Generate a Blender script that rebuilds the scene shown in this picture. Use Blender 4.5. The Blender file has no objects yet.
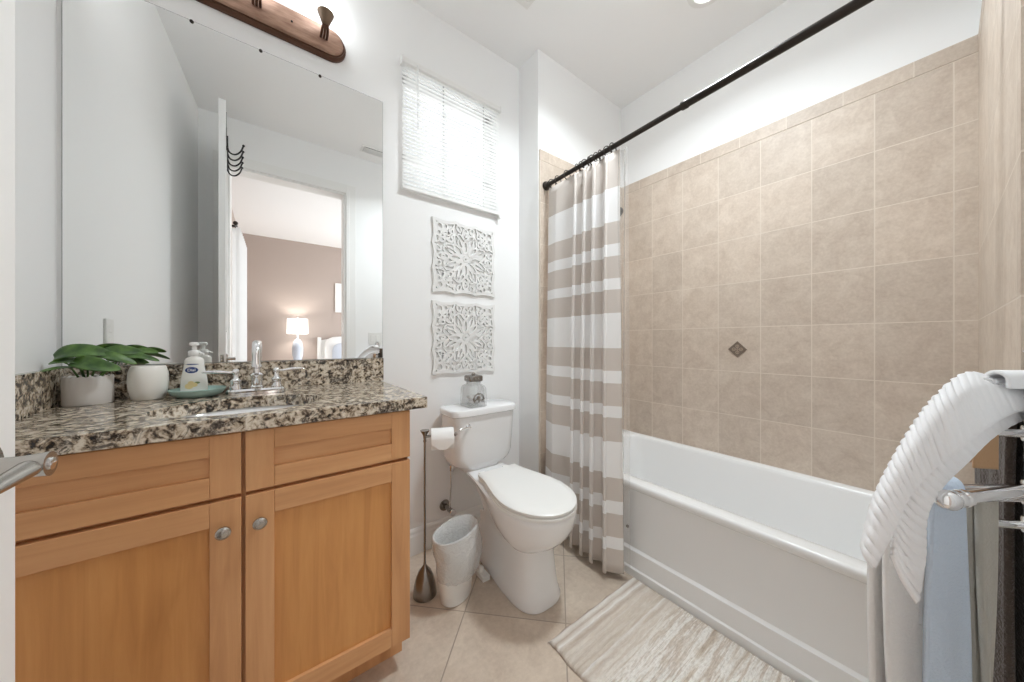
import bpy, bmesh, math, random
from mathutils import Vector, Matrix
random.seed(7)
PI = math.pi
S = bpy.context.scene
COL = S.collection

# ------------------------------------------------------------------ camera, world, exposure
CAM_H = 1.094
cd = bpy.data.cameras.new('camera'); cd.sensor_width = 36; cd.lens = 325 / 1024 * 36; cd.clip_start = 0.01
cam = bpy.data.objects.new('camera', cd); COL.objects.link(cam)
cam.location = (0, 0, CAM_H); cam.rotation_euler = (PI / 2, 0, -math.atan2(0.603, 0.798))
S.camera = cam
w = bpy.data.worlds.new('sky'); S.world = w; w.use_nodes = True
bg = w.node_tree.nodes['Background']; bg.inputs[0].default_value = (0.93, 0.97, 1.0, 1); bg.inputs[1].default_value = 0.38
S.view_settings.view_transform = 'Standard'; S.view_settings.look = 'None'
S.view_settings.gamma = 1; S.view_settings.use_curve_mapping = False
S.view_settings.exposure = 1.36
S.cycles.use_denoising = True
S.cycles.max_bounces = 16; S.cycles.diffuse_bounces = 12; S.cycles.glossy_bounces = 6
S.cycles.transmission_bounces = 8; S.cycles.transparent_max_bounces = 12
S.cycles.caustics_reflective = True; S.cycles.blur_glossy = 1.0; S.cycles.sample_clamp_indirect = 6; S.cycles.caustics_refractive = False

def area(name, loc, rot, sx, sy, power, col=(1, 1, 1), spread=180):
    l = bpy.data.lights.new(name, 'AREA'); l.shape = 'RECTANGLE'; l.size = sx; l.size_y = sy; l.energy = power; l.color = col; l.spread = math.radians(spread)
    o = bpy.data.objects.new(name, l); COL.objects.link(o); o.location = loc; o.rotation_euler = rot
    return o
# daylight through the bathroom window, then an unseen fill light added in the bedroom
area('window_daylight', (0.83, 1.95, 2.2), (-PI / 2, 0, 0), 0.9, 0.9, 1.6, (0.95, 0.98, 1.0))
area('bedroom_fill_panel', (3.05, -1.9, 1.5), (0, PI / 2, 0), 1.6, 1.8, 33, (0.96, 0.985, 1.0))  # added fill, hangs by the right wall, which has no window

def ray(u, v, z):
    """place seen along a line of sight at forward distance z (metres)"""
    r = (u - 512) / 325
    return Vector((z * (0.603 + 0.798 * r), z * (0.798 - 0.603 * r), CAM_H - (v - 341) / 325 * z))

# ------------------------------------------------------------------ materials
def mat(name, col, rough=0.5, metal=0.0, **kw):
    m = bpy.data.materials.new(name); m.use_nodes = True
    b = m.node_tree.nodes['Principled BSDF']
    b.inputs['Base Color'].default_value = (*col, 1); b.inputs['Roughness'].default_value = rough
    b.inputs['Metallic'].default_value = metal
    for k, v in kw.items(): b.inputs[k.replace('_', ' ')].default_value = v
    return m
def N(m, t, **kw):
    n = m.node_tree.nodes.new(t)
    for k, v in kw.items(): setattr(n, k, v)
    return n
def L(m, a, b): m.node_tree.links.new(a, b)
def B(m): return m.node_tree.nodes['Principled BSDF']
def coords(m, scale=(1, 1, 1), loc=(0, 0, 0), rot=(0, 0, 0)):
    tc = N(m, 'ShaderNodeTexCoord'); mp = N(m, 'ShaderNodeMapping')
    mp.inputs['Scale'].default_value = scale; mp.inputs['Location'].default_value = loc; mp.inputs['Rotation'].default_value = rot
    L(m, tc.outputs['Object'], mp.inputs['Vector']); return mp.outputs['Vector']
def noise(m, vec, scale, detail=4, rough=0.55, dist=0.0):
    n = N(m, 'ShaderNodeTexNoise'); n.inputs['Scale'].default_value = scale; n.inputs['Detail'].default_value = detail
    n.inputs['Roughness'].default_value = rough; n.inputs['Distortion'].default_value = dist
    L(m, vec, n.inputs['Vector']); return n.outputs['Fac']
def ramp(m, fac, stops, interp='LINEAR'):
    r = N(m, 'ShaderNodeValToRGB'); cr = r.color_ramp; cr.interpolation = interp
    while len(cr.elements) < len(stops): cr.elements.new(0.5)
    for e, (p, c) in zip(cr.elements, stops): e.position = p; e.color = (*c, 1)
    L(m, fac, r.inputs['Fac']); return r.outputs['Color']
def mix(m, fac, a, b, mode='MIX'):
    n = N(m, 'ShaderNodeMix', data_type='RGBA', blend_type=mode)
    for s, v in ((n.inputs[0], fac), (n.inputs[6], a), (n.inputs[7], b)):
        if hasattr(v, 'is_output'): L(m, v, s)
        elif isinstance(v, tuple): s.default_value = (*v, 1)
        else: s.default_value = v
    return n.outputs[2]
def bump(m, h, strength=0.3, dist=0.01):
    n = N(m, 'ShaderNodeBump'); n.inputs['Strength'].default_value = strength; n.inputs['Distance'].default_value = dist
    L(m, h, n.inputs['Height']); L(m, n.outputs['Normal'], B(m).inputs['Normal'])
def math_(m, op, a, b=None):
    n = N(m, 'ShaderNodeMath', operation=op)
    for i, v in enumerate((a, b)):
        if v is None: continue
        if hasattr(v, 'is_output'): L(m, v, n.inputs[i])
        else: n.inputs[i].default_value = v
    return n.outputs[0]
def srgb(r, g, b):
    f = lambda c: (c / 255 / 12.92) if c <= 10 else ((c / 255 + 0.055) / 1.055) ** 2.4
    return (f(r), f(g), f(b))

M = {}
def wallpaint(name, col):
    m = mat(name, col, 0.62); bump(m, noise(m, coords(m), 140, 3), 0.06, 0.002); return m
M['wall'] = wallpaint('white_wall_paint', (0.855, 0.86, 0.86))
M['ceiling'] = wallpaint('ceiling_paint', (0.90, 0.905, 0.91))
M['taupe'] = wallpaint('taupe_wall_paint', srgb(174, 160, 152))
M['trim'] = mat('white_gloss_paint', (0.82, 0.82, 0.81), 0.35)
M['porcelain'] = mat('porcelain', (0.82, 0.825, 0.83), 0.08)
M['acrylic'] = mat('tub_acrylic', (0.83, 0.84, 0.845), 0.18)
M['plastic'] = mat('white_plastic', (0.80, 0.80, 0.78), 0.3)
M['chrome'] = mat('chrome', (0.82, 0.82, 0.83), 0.07, 1.0)
M['nickel'] = mat('brushed_nickel', (0.46, 0.44, 0.41), 0.26, 1.0)
M['darknickel'] = mat('pewter_metal', (0.30, 0.28, 0.26), 0.25, 1.0)
M['bronze'] = mat('dark_bronze', (0.035, 0.028, 0.024), 0.35, 0.7)
M['black'] = mat('black_metal', (0.012, 0.012, 0.012), 0.45, 0.3)
M['mirror'] = mat('mirror_glass', (0.93, 0.94, 0.935), 0.0, 1.0)
M['mirror_edge'] = mat('mirror_edge', (0.10, 0.11, 0.10), 0.3, 0.4)
M['soil'] = mat('potting_moss', (0.02, 0.016, 0.01), 0.9)
M['outlet'] = mat('outlet_plastic', (0.78, 0.78, 0.76), 0.35)
M['slot'] = mat('dark_slot', (0.05, 0.05, 0.05), 0.6)
M['tissue'] = mat('toilet_paper', (0.83, 0.83, 0.82), 0.9)
M['bag'] = mat('thin_bag_plastic', (0.85, 0.86, 0.86), 0.25)

def wood(name, axis, tint=(1, 1, 1)):
    m = mat(name, (0.5, 0.26, 0.12), 0.38)
    sc = (34, 34, 2.2) if axis == 'z' else (2.2, 34, 34)
    v = coords(m, sc)
    n1 = noise(m, v, 1.0, 5, 0.6, 0.7)
    c = ramp(m, n1, [(0.25, tuple(c * k_ for c, k_ in zip(srgb(192, 146, 106), tint))), (0.5, tuple(c * k_ for c, k_ in zip(srgb(206, 161, 120), tint))), (0.78, tuple(c * k_ for c, k_ in zip(srgb(216, 174, 134), tint)))])
    v2 = coords(m, (3.0, 3, 1.2) if axis == 'z' else (1.2, 3, 3.0))
    n2 = noise(m, v2, 1.6, 2, 0.5, 1.0)
    c2 = ramp(m, n2, [(0.3, (0.90, 0.87, 0.84)), (0.7, (1.0, 1.0, 1.0))])
    L(m, mix(m, 1.0, c, c2, 'MULTIPLY'), B(m).inputs['Base Color'])
    return m
M['wood_v'] = wood('maple_vertical_grain', 'z', (1.08, 0.99, 0.86)); M['wood_h'] = wood('maple_horizontal_grain', 'x', (1.08, 0.99, 0.86))
M['wood_panel'] = wood('maple_panel_veneer', 'z', (1.05, 0.87, 0.55))
M['wood_dark'] = mat('cabinet_gap', srgb(70, 42, 24), 0.7)

def granite():
    m = mat('granite', (0.4, 0.35, 0.3), 0.12)
    v = coords(m, (1, 1, 1), (3, 1, 2), (0.4, 0.2, 0.5))
    n1 = noise(m, v, 58, 5, 0.62, 0.5)
    base = ramp(m, n1, [(0.38, srgb(34, 30, 28)), (0.44, srgb(112, 96, 80)), (0.51, srgb(190, 175, 154)), (0.61, srgb(226, 217, 202)), (0.74, srgb(160, 142, 118))])
    n2 = noise(m, v, 24, 5, 0.72, 0.9)
    f = ramp(m, n2, [(0.52, (0, 0, 0)), (0.58, (0.85, 0.85, 0.85))])
    n3 = noise(m, v, 120, 4, 0.7, 0.2)
    dk = ramp(m, n3, [(0.40, srgb(24, 22, 22)), (0.52, srgb(84, 74, 66)), (0.66, srgb(215, 204, 186))])
    L(m, mix(m, f, base, dk), B(m).inputs['Base Color'])
    return m
M['granite'] = granite()

def tile_mat(name, axes, off, size, mortar, c_lo, c_hi, c_grout, rot45=False, rough=0.48, mott=13):
    """square grid of stone-look tiles; axes picks the two object axes"""
    m = mat(name, c_hi, rough)
    tc = N(m, 'ShaderNodeTexCoord'); sp = N(m, 'ShaderNodeSeparateXYZ'); L(m, tc.outputs['Object'], sp.inputs[0])
    a, b = sp.outputs[axes[0]], sp.outputs[axes[1]]
    if rot45:
        k = math.sqrt(0.5)
        a, b = math_(m, 'MULTIPLY', math_(m, 'SUBTRACT', a, b), k), math_(m, 'MULTIPLY', math_(m, 'ADD', sp.outputs[axes[0]], sp.outputs[axes[1]]), k)
    a = math_(m, 'ADD', a, 10 * size[0] - off[0]); b = math_(m, 'ADD', b, 10 * size[1] - off[1])
    cb = N(m, 'ShaderNodeCombineXYZ'); L(m, a, cb.inputs[0]); L(m, b, cb.inputs[1])
    br = N(m, 'ShaderNodeTexBrick'); br.offset = 0; br.squash = 1
    L(m, cb.outputs[0], br.inputs['Vector'])
    br.inputs['Scale'].default_value = 1; br.inputs['Brick Width'].default_value = size[0]; br.inputs['Row Height'].default_value = size[1]
    br.inputs['Mortar Size'].default_value = mortar; br.inputs['Mortar Smooth'].default_value = 0.3
    br.inputs['Color1'].default_value = (0.92, 0.92, 0.92, 1); br.inputs['Color2'].default_value = (1.04, 1.04, 1.04, 1)
    br.inputs['Mortar'].default_value = (1, 1, 1, 1)
    v = tc.outputs['Object']
    n1 = noise(m, v, mott, 6, 0.65, 0.6); n2 = noise(m, v, mott * 7, 4, 0.7)
    f = math_(m, 'ADD', math_(m, 'MULTIPLY', n1, 0.6), math_(m, 'MULTIPLY', n2, 0.4))
    c = ramp(m, f, [(0.36, c_lo), (0.64, c_hi)])
    c = mix(m, 1.0, c, br.outputs['Color'], 'MULTIPLY')
    L(m, mix(m, br.outputs['Fac'], c, c_grout), B(m).inputs['Base Color'])
    h = math_(m, 'SUBTRACT', math_(m, 'MULTIPLY', n2, 0.12), br.outputs['Fac'])
    bump(m, h, 0.35, 0.003)
    return m
T_LO, T_HI, T_GR = srgb(188, 172, 157), srgb(211, 198, 184), srgb(214, 203, 190)
M['tile_long'] = tile_mat('shower_tile_long', (1, 2), (-0.027, 0.172), (0.205, 0.25), 0.0022, T_LO, T_HI, T_GR)
M['tile_end'] = tile_mat('shower_tile_end', (0, 2), (1.30, 0.172), (0.205, 0.25), 0.0022, T_LO, T_HI, T_GR)
M['tile_cap'] = tile_mat('shower_tile_cap', (1, 2), (0.07, 0.172), (0.205, 0.25), 0.0022, T_LO, T_HI, T_GR)
M['tile_cap_end'] = tile_mat('shower_tile_cap_end', (0, 2), (1.38, 0.172), (0.205, 0.25), 0.0022, T_LO, T_HI, T_GR)
M['floor'] = tile_mat('floor_tile', (0, 1), (0.0325, 1.275), (0.403, 0.403), 0.0028, srgb(186, 170, 154), srgb(211, 197, 181), srgb(160, 147, 134), rot45=True, rough=0.28, mott=7)
M['accent'] = mat('accent_tile', srgb(120, 106, 94), 0.4)
M['accent_pattern'] = mat('accent_pattern', srgb(164, 148, 132), 0.4)

def fabric(name, col, rough=0.9, nscale=400, bs=0.3, bd=0.002, sheen=0.2):
    m = mat(name, col, rough); B(m).inputs['Sheen Weight'].default_value = sheen
    bump(m, noise(m, coords(m), nscale, 3), bs, bd); return m
M['towel_white'] = fabric('white_cotton', (0.82, 0.82, 0.83))
M['towel_gray'] = fabric('pale_grey_terry', srgb(226, 224, 222), bd=0.004, nscale=300, bs=0.5)
M['towel_blue'] = fabric('pale_blue_terry', srgb(198, 212, 228), bd=0.004, nscale=300, bs=0.5)
M['towel_stone'] = fabric('stone_terry', srgb(186, 182, 172), bd=0.004, nscale=300, bs=0.5)
M['towel_brown'] = fabric('dark_brown_terry', srgb(72, 60, 52), bd=0.006, nscale=220, bs=0.8)
M['towel_tan'] = fabric('tan_cotton', srgb(178, 142, 106))
M['towel_cream'] = fabric('cream_terry', srgb(222, 212, 190), bd=0.006, nscale=220, bs=0.8)
M['carpet'] = fabric('beige_carpet', srgb(190, 180, 168), nscale=260, bs=0.6, bd=0.006)
M['linen'] = fabric('white_linen', (0.80, 0.80, 0.80))
M['blue_linen'] = fabric('pale_blue_linen', srgb(204, 212, 226))

def curtain_mat():
    m = mat('striped_curtain_fabric', (0.8, 0.8, 0.8), 0.85)
    tc = N(m, 'ShaderNodeTexCoord'); sp = N(m, 'ShaderNodeSeparateXYZ'); L(m, tc.outputs['UV'], sp.inputs[0])
    z = sp.outputs[1]                                   # height along the cloth in metres
    f = math_(m, 'FRACT', math_(m, 'DIVIDE', math_(m, 'SUBTRACT', z, 0.03), 0.598))
    T, W = srgb(207, 199, 192), (0.86, 0.86, 0.86)
    c = ramp(m, f, [(0, T), (0.181, W), (0.273, T), (0.449, W), (0.544, T), (0.721, W)], 'CONSTANT')
    top = math_(m, 'GREATER_THAN', z, 1.827)
    L(m, mix(m, top, c, T), B(m).inputs['Base Color'])
    bump(m, noise(m, coords(m), 500, 2), 0.15, 0.001)
    return m
M['curtain'] = curtain_mat()

def clear(name, tint, amount, rough=0.08):
    m = bpy.data.materials.new(name); m.use_nodes = True; nt = m.node_tree; nt.nodes.clear()
    o = N(m, 'ShaderNodeOutputMaterial'); t = N(m, 'ShaderNodeBsdfTransparent'); p = N(m, 'ShaderNodeBsdfPrincipled'); x = N(m, 'ShaderNodeMixShader')
    p.inputs['Base Color'].default_value = (*tint, 1); p.inputs['Roughness'].default_value = rough
    lw = N(m, 'ShaderNodeLayerWeight'); lw.inputs['Blend'].default_value = 0.35
    f = math_(m, 'ADD', math_(m, 'MULTIPLY', lw.outputs['Facing'], 0.4), amount)
    L(m, f, x.inputs[0]); L(m, t.outputs[0], x.inputs[1]); L(m, p.outputs[0], x.inputs[2]); L(m, x.outputs[0], o.inputs[0]); return m
M['liner'] = clear('clear_vinyl', (0.85, 0.84, 0.82), 0.16)
M['jar_glass'] = clear('jar_glass', (0.55, 0.56, 0.55), 0.12, 0.03)
M['pane'] = clear('window_glass', (0.8, 0.85, 0.85), 0.03, 0.02)
M['bag_clear'] = clear('bin_liner_plastic', (0.86, 0.87, 0.87), 0.42, 0.12)
def crinkle():
    m = M['bag_clear']; p = [n for n in m.node_tree.nodes if n.type == 'BSDF_PRINCIPLED'][0]
    bp = N(m, 'ShaderNodeBump'); bp.inputs['Strength'].default_value = 0.9; bp.inputs['Distance'].default_value = 0.012
    L(m, noise(m, coords(m), 42, 3, 0.6, 1.5), bp.inputs['Height']); L(m, bp.outputs['Normal'], p.inputs['Normal'])
crinkle()
M['soap_body'] = mat('soap_bottle_plastic', (0.80, 0.79, 0.75), 0.22)

def translucent(name, col, fac=0.5):
    m = bpy.data.materials.new(name); m.use_nodes = True; nt = m.node_tree; nt.nodes.clear()
    o = N(m, 'ShaderNodeOutputMaterial'); d = N(m, 'ShaderNodeBsdfDiffuse'); t = N(m, 'ShaderNodeBsdfTranslucent'); x = N(m, 'ShaderNodeMixShader')
    d.inputs[0].default_value = (*col, 1); t.inputs[0].default_value = (*col, 1); x.inputs[0].default_value = fac
    L(m, d.outputs[0], x.inputs[1]); L(m, t.outputs[0], x.inputs[2]); L(m, x.outputs[0], o.inputs[0]); return m
M['blind'] = translucent('blind_slat_vinyl', (0.88, 0.88, 0.87), 0.45)
M['tape'] = mat('grey_blind_tape', (0.42, 0.42, 0.42), 0.8)
M['sheer'] = translucent('white_drape', (0.9, 0.9, 0.9), 0.5)

def emit(name, col, strength):
    m = bpy.data.materials.new(name); m.use_nodes = True; nt = m.node_tree; nt.nodes.clear()
    o = N(m, 'ShaderNodeOutputMaterial'); e = N(m, 'ShaderNodeEmission')
    e.inputs[0].default_value = (*col, 1); e.inputs[1].default_value = strength; L(m, e.outputs[0], o.inputs[0]); return m
M['can_lens'] = emit('downlight_lens', (0.95, 0.98, 1.0), 1.8)
M['shade_lit'] = emit('lit_frosted_glass', (0.94, 0.98, 1.0), 2.4)
M['fill_dome_glow'] = emit('glowing_fill_dome', (0.89, 0.96, 1.0), 8)  # glow for the ceiling dome added as fill
M['lampshade'] = emit('lit_lamp_shade', (1, 0.96, 0.90), 1.6)

def copper():
    m = mat('brushed_copper_bronze', srgb(176, 138, 116), 0.45, 0.35)
    n = noise(m, coords(m, (3, 3, 14)), 6, 4, 0.6)
    L(m, ramp(m, n, [(0.3, srgb(150, 116, 98)), (0.7, srgb(188, 154, 134))]), B(m).inputs['Base Color']); return m
M['copper'] = copper()
M['copper_dark'] = mat('dark_bronze_rim', srgb(92, 64, 50), 0.4, 0.6)
M['antique'] = mat('antique_bronze', srgb(120, 100, 82), 0.45, 0.6)

def leafmat():
    m = mat('leaf', (0.06, 0.16, 0.03), 0.32)
    n = noise(m, coords(m), 30, 3)
    L(m, ramp(m, n, [(0.3, srgb(38, 70, 28)), (0.7, srgb(92, 126, 56))]), B(m).inputs['Base Color']); return m
M['leaf'] = leafmat()
M['pot'] = mat('matte_ceramic', (0.72, 0.69, 0.66), 0.6)
M['cup'] = mat('cream_ceramic', (0.82, 0.80, 0.75), 0.3)
M['dish'] = mat('teal_glaze', srgb(158, 186, 180), 0.25)
M['label_blue'] = mat('label_blue', srgb(40, 62, 120), 0.4)
M['label_white'] = mat('label_white', (0.85, 0.85, 0.85), 0.4)
M['label_yellow'] = mat('label_yellow', srgb(226, 204, 150), 0.5)
M['label_green'] = mat('label_green', srgb(120, 140, 90), 0.5)
M['art'] = mat('whitewashed_carving', (0.78, 0.78, 0.77), 0.7)
M['ink'] = mat('grey_print', srgb(70, 74, 80), 0.8)

def rugmat():
    m = mat('woven_rug', (0.7, 0.65, 0.6), 0.95)
    tc = N(m, 'ShaderNodeTexCoord'); v = coords(m, (2.0, 26, 1)); n1 = noise(m, v, 1.0, 6, 0.7, 0.25)
    c = ramp(m, n1, [(0.30, srgb(168, 150, 134)), (0.40, srgb(200, 187, 172)), (0.50, srgb(238, 235, 230)), (0.58, srgb(196, 182, 168)), (0.66, srgb(228, 222, 214)), (0.74, srgb(240, 238, 234))])
    n2 = noise(m, coords(m, (60, 140, 1)), 1.0, 3, 0.7)
    c = mix(m, 1.0, c, ramp(m, n2, [(0.3, (0.80, 0.78, 0.76)), (0.56, (1.06, 1.06, 1.06))]), 'MULTIPLY')
    sp = N(m, 'ShaderNodeSeparateXYZ'); L(m, tc.outputs['Object'], sp.inputs[0])
    e = math_(m, 'ADD', sp.outputs[1], math_(m, 'MULTIPLY', noise(m, coords(m), 14, 3), 0.012))
    W, T = srgb(236, 233, 228), srgb(190, 174, 158)
    r = ramp(m, math_(m, 'MULTIPLY', math_(m, 'SUBTRACT', 0.866, e), 3.0), [(0, T), (0.03, W), (0.10, T), (0.14, W), (0.19, T), (0.25, srgb(214, 204, 192)), (0.45, srgb(196, 182, 166)), (0.47, W), (0.51, T), (0.56, srgb(214, 204, 192))])
    k = ramp(m, math_(m, 'SUBTRACT', 0.866, e), [(0.0, (0.8, 0.8, 0.8)), (0.19, (0.65, 0.65, 0.65)), (0.25, (0, 0, 0))])
    L(m, mix(m, k, c, r), B(m).inputs['Base Color'])
    bump(m, noise(m, coords(m, (120, 300, 1)), 1.0, 3), 0.8, 0.006); return m
M['rug'] = rugmat()

# ------------------------------------------------------------------ mesh helpers
class MB:
    def __init__(s): s.v = []; s.f = []; s.mi = []; s.cur = 0
    def add(s, vs, fs):
        b = len(s.v); s.v += [tuple(p) for p in vs]
        for f in fs: s.f.append([b + i for i in f]); s.mi.append(s.cur)
        return s
    def box(s, x0, x1, y0, y1, z0, z1):
        return s.add([(x0, y0, z0), (x1, y0, z0), (x1, y1, z0), (x0, y1, z0), (x0, y0, z1), (x1, y0, z1), (x1, y1, z1), (x0, y1, z1)],
                     [(0, 3, 2, 1), (4, 5, 6, 7), (0, 1, 5, 4), (1, 2, 6, 5), (2, 3, 7, 6), (3, 0, 4, 7)])
    def loft(s, rings, cap0=True, cap1=True, closed=True):
        n = len(rings[0]); vs = [p for r in rings for p in r]; fs = []
        for i in range(len(rings) - 1):
            for j in range(n if closed else n - 1):
                k = (j + 1) % n
                fs.append((i * n + j, i * n + k, (i + 1) * n + k, (i + 1) * n + j))
        if cap0: fs.append(tuple(range(n - 1, -1, -1)))
        if cap1: fs.append(tuple((len(rings) - 1) * n + j for j in range(n)))
        return s.add(vs, fs)
    def lathe(s, prof, c=(0, 0, 0), seg=32, axis='z', cap=True):
        rings = []
        for r, h in prof:
            ring = []
            for i in range(seg):
                a = 2 * PI * i / seg; x, y = r * math.cos(a), r * math.sin(a)
                p = {'z': (x, y, h), 'y': (x, h, -y), 'x': (h, x, y)}[axis]
                ring.append((p[0] + c[0], p[1] + c[1], p[2] + c[2]))
            rings.append(ring)
        return s.loft(rings, cap, cap)
    def tube(s, pts, r, seg=12, cap=True, flat=1.0):
        pts = [Vector(p) for p in pts]; n = len(pts)
        rs = r if isinstance(r, (list, tuple)) else [r] * n
        rings = []; up = None
        for i, p in enumerate(pts):
            t = (pts[min(i + 1, n - 1)] - pts[max(i - 1, 0)]).normalized()
            if up is None:
                up = Vector((0, 0, 1)) if abs(t.z) < 0.9 else Vector((1, 0, 0))
            a = t.cross(up).normalized(); b = a.cross(t).normalized(); up = b
            rings.append([p + a * (rs[i] * math.cos(2 * PI * k / seg)) + b * (rs[i] * flat * math.sin(2 * PI * k / seg)) for k in range(seg)])
        return s.loft(rings, cap, cap)
    def prism(s, poly, z0, z1):
        return s.loft([[(x, y, z0) for x, y in poly], [(x, y, z1) for x, y in poly]])
    def torus(s, c, R, r, axis='y', seg=24, sub=8):
        vs, fs = [], []
        for i in range(seg):
            a = 2 * PI * i / seg
            for j in range(sub):
                b = 2 * PI * j / sub; d = R + r * math.cos(b); h = r * math.sin(b)
                p = {'z': (d * math.cos(a), d * math.sin(a), h), 'y': (d * math.cos(a), h, d * math.sin(a)), 'x': (h, d * math.cos(a), d * math.sin(a))}[axis]
                vs.append((p[0] + c[0], p[1] + c[1], p[2] + c[2]))
        for i in range(seg):
            for j in range(sub):
                fs.append((i * sub + j, ((i + 1) % seg) * sub + j, ((i + 1) % seg) * sub + (j + 1) % sub, i * sub + (j + 1) % sub))
        return s.add(vs, fs)
    def sphere(s, c, r, seg=20, rings=12, sc=(1, 1, 1)):
        rr = []
        for i in range(rings + 1):
            a = -PI / 2 + PI * i / rings; q = max(math.cos(a), 1e-3)
            rr.append([(c[0] + sc[0] * r * q * math.cos(2 * PI * j / seg), c[1] + sc[1] * r * q * math.sin(2 * PI * j / seg), c[2] + sc[2] * r * math.sin(a)) for j in range(seg)])
        return s.loft(rr)
    def grid(s, nu, nv, fn):
        vs = [fn(i / (nu - 1), j / (nv - 1)) for i in range(nu) for j in range(nv)]
        return s.add(vs, [(i * nv + j, (i + 1) * nv + j, (i + 1) * nv + j + 1, i * nv + j + 1) for i in range(nu - 1) for j in range(nv - 1)])
    def build(s, name, mats, parent=None, smooth=False, bevel=0, solid=0, sub=0, local=False, seg=2, off=-1):
        off_ = Vector((0, 0, 0))
        if parent is not None and not local:
            p = parent
            while p is not None: off_ = off_ + p.location; p = p.parent
        me = bpy.data.meshes.new(name)
        me.from_pydata([tuple(Vector(p) - off_) for p in s.v], [], s.f)
        for m in (mats if isinstance(mats, list) else [mats]): me.materials.append(M[m])
        for p, k in zip(me.polygons, s.mi): p.material_index = k
        bm = bmesh.new(); bm.from_mesh(me); bmesh.ops.recalc_face_normals(bm, faces=bm.faces); bm.to_mesh(me); bm.free()
        if smooth:
            me.polygons.foreach_set('use_smooth', [True] * len(me.polygons))
            if smooth != 'all':
                me.set_sharp_from_angle(angle=math.radians(40))
        o = bpy.data.objects.new(name, me); COL.objects.link(o)
        if parent is not None: o.parent = parent
        if solid: md = o.modifiers.new('solid', 'SOLIDIFY'); md.thickness = solid; md.offset = off
        if bevel:
            md = o.modifiers.new('bevel', 'BEVEL'); md.width = bevel; md.segments = seg; md.limit_method = 'ANGLE'; md.angle_limit = math.radians(50)
        if sub: md = o.modifiers.new('sub', 'SUBSURF'); md.levels = sub; md.render_levels = sub
        return o
def thing(name, label, cat, loc, group=None):
    o = bpy.data.objects.new(name, None); COL.objects.link(o); o.location = loc; o.empty_display_size = 0.05
    o['label'] = label; o['category'] = cat
    if group: o['group'] = group
    return o
def tag(o, label, cat, group=None):
    o['label'] = label; o['category'] = cat
    if group: o['group'] = group
    return o
def struct(o): o['kind'] = 'structure'; return o
def catmull(P, n):
    out = []; m = len(P)
    for i in range(m - 1):
        p0, p1, p2, p3 = P[max(i - 1, 0)], P[i], P[i + 1], P[min(i + 2, m - 1)]
        for k in range(n):
            t = k / n
            out.append(tuple(0.5 * (2 * b + (c - a) * t + (2 * a - 5 * b + 4 * c - d) * t * t + (3 * b - a - 3 * c + d) * t ** 3) for a, b, c, d in zip(p0, p1, p2, p3)))
    out.append(tuple(P[-1])); return out
def surf(rows, nr, nc):
    """smooth sheet through a small net of points"""
    R = [catmull([tuple(p) for p in r], nc) for r in rows]
    cols = [catmull([r[j] for r in R], nr) for j in range(len(R[0]))]
    return [[cols[j][i] for j in range(len(cols))] for i in range(len(cols[0]))]
def smoothstep(a, b, x):
    t = min(max((x - a) / (b - a), 0), 1); return t * t * (3 - 2 * t)
def rrect(cx, cy, hw, hd, r, n=6):
    pts = []
    for sx, sy, a0 in ((1, 1, 0), (-1, 1, PI / 2), (-1, -1, PI), (1, -1, 1.5 * PI)):
        for k in range(n + 1):
            a = a0 + PI / 2 * k / n
            pts.append((cx + sx * (hw - r) + r * math.cos(a), cy + sy * (hd - r) + r * math.sin(a)))
    return pts

# ------------------------------------------------------------------ the room
YW, YF, XR, CZ = 1.637, -0.09, 2.13, 2.84          # window wall, doorway wall, long tub wall, ceiling
XA, YA = 1.295, 1.455                               # projecting tub end wall
def xl(y): return -0.514 + 0.0614 * (YW - y)        # left wall runs slightly out of square

b = MB(); b.box(-0.75, 2.35, -0.21, 1.85, -0.08, 0.0); struct(b.build('floor', 'floor'))
b = MB(); b.box(-0.75, 2.35, -0.21, 1.85, CZ, CZ + 0.08); struct(b.build('ceiling', 'ceiling'))
b = MB(); b.prism([(xl(YW), YW), (xl(YW) - 0.12, YW), (xl(YF) - 0.12, YF), (xl(YF), YF)], 0, CZ); struct(b.build('wall_left', 'wall'))
# window wall with its opening
WX0, WX1, WZ0, WZ1 = 0.545, 1.115, 1.865, 2.475
b = MB()
b.box(-0.75, WX0, YW, YW + 0.14, 0, CZ); b.box(WX1, 2.35, YW, YW + 0.14, 0, CZ)
b.box(WX0, WX1, YW, YW + 0.14, 0, WZ0); b.box(WX0, WX1, YW, YW + 0.14, WZ1, CZ)
struct(b.build('wall_back', 'wall'))
b = MB(); b.box(XA, XR, YA, YW, 0, CZ); struct(b.build('wall_tub_end', 'wall'))
b = MB(); b.box(XR, XR + 0.12, -0.21, YW, 0, CZ); struct(b.build('wall_right', 'wall'))
# doorway wall
DX0, DX1, DH = -0.24, 0.59, 2.465
b = MB(); b.box(-0.75, DX0, YF - 0.12, YF, 0, CZ); b.box(DX1, XR, YF - 0.12, YF, 0, CZ); b.box(DX0, DX1, YF - 0.12, YF, DH, CZ)
struct(b.build('wall_front', 'wall'))
# doorway casing with a stepped profile and the jamb lining
b = MB()
for y0, y1, wdt in ((YF - 0.001, YF + 0.012, 0.085), (YF + 0.011, YF + 0.018, 0.03)):
    b.box(DX1, DX1 + wdt, y0, y1, 0, DH + wdt); b.box(DX0 - wdt, DX0, y0, y1, 0, DH + wdt); b.box(DX0, DX1, y0, y1, DH, DH + wdt)
b.box(DX1 - 0.015, DX1, YF - 0.13, YF + 0.005, 0, DH); b.box(DX0, DX0 + 0.015, YF - 0.13, YF + 0.005, 0, DH); b.box(DX0, DX1, YF - 0.13, YF + 0.005, DH - 0.015, DH)
struct(b.build('trim_1', 'trim', bevel=0.003))
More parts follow.
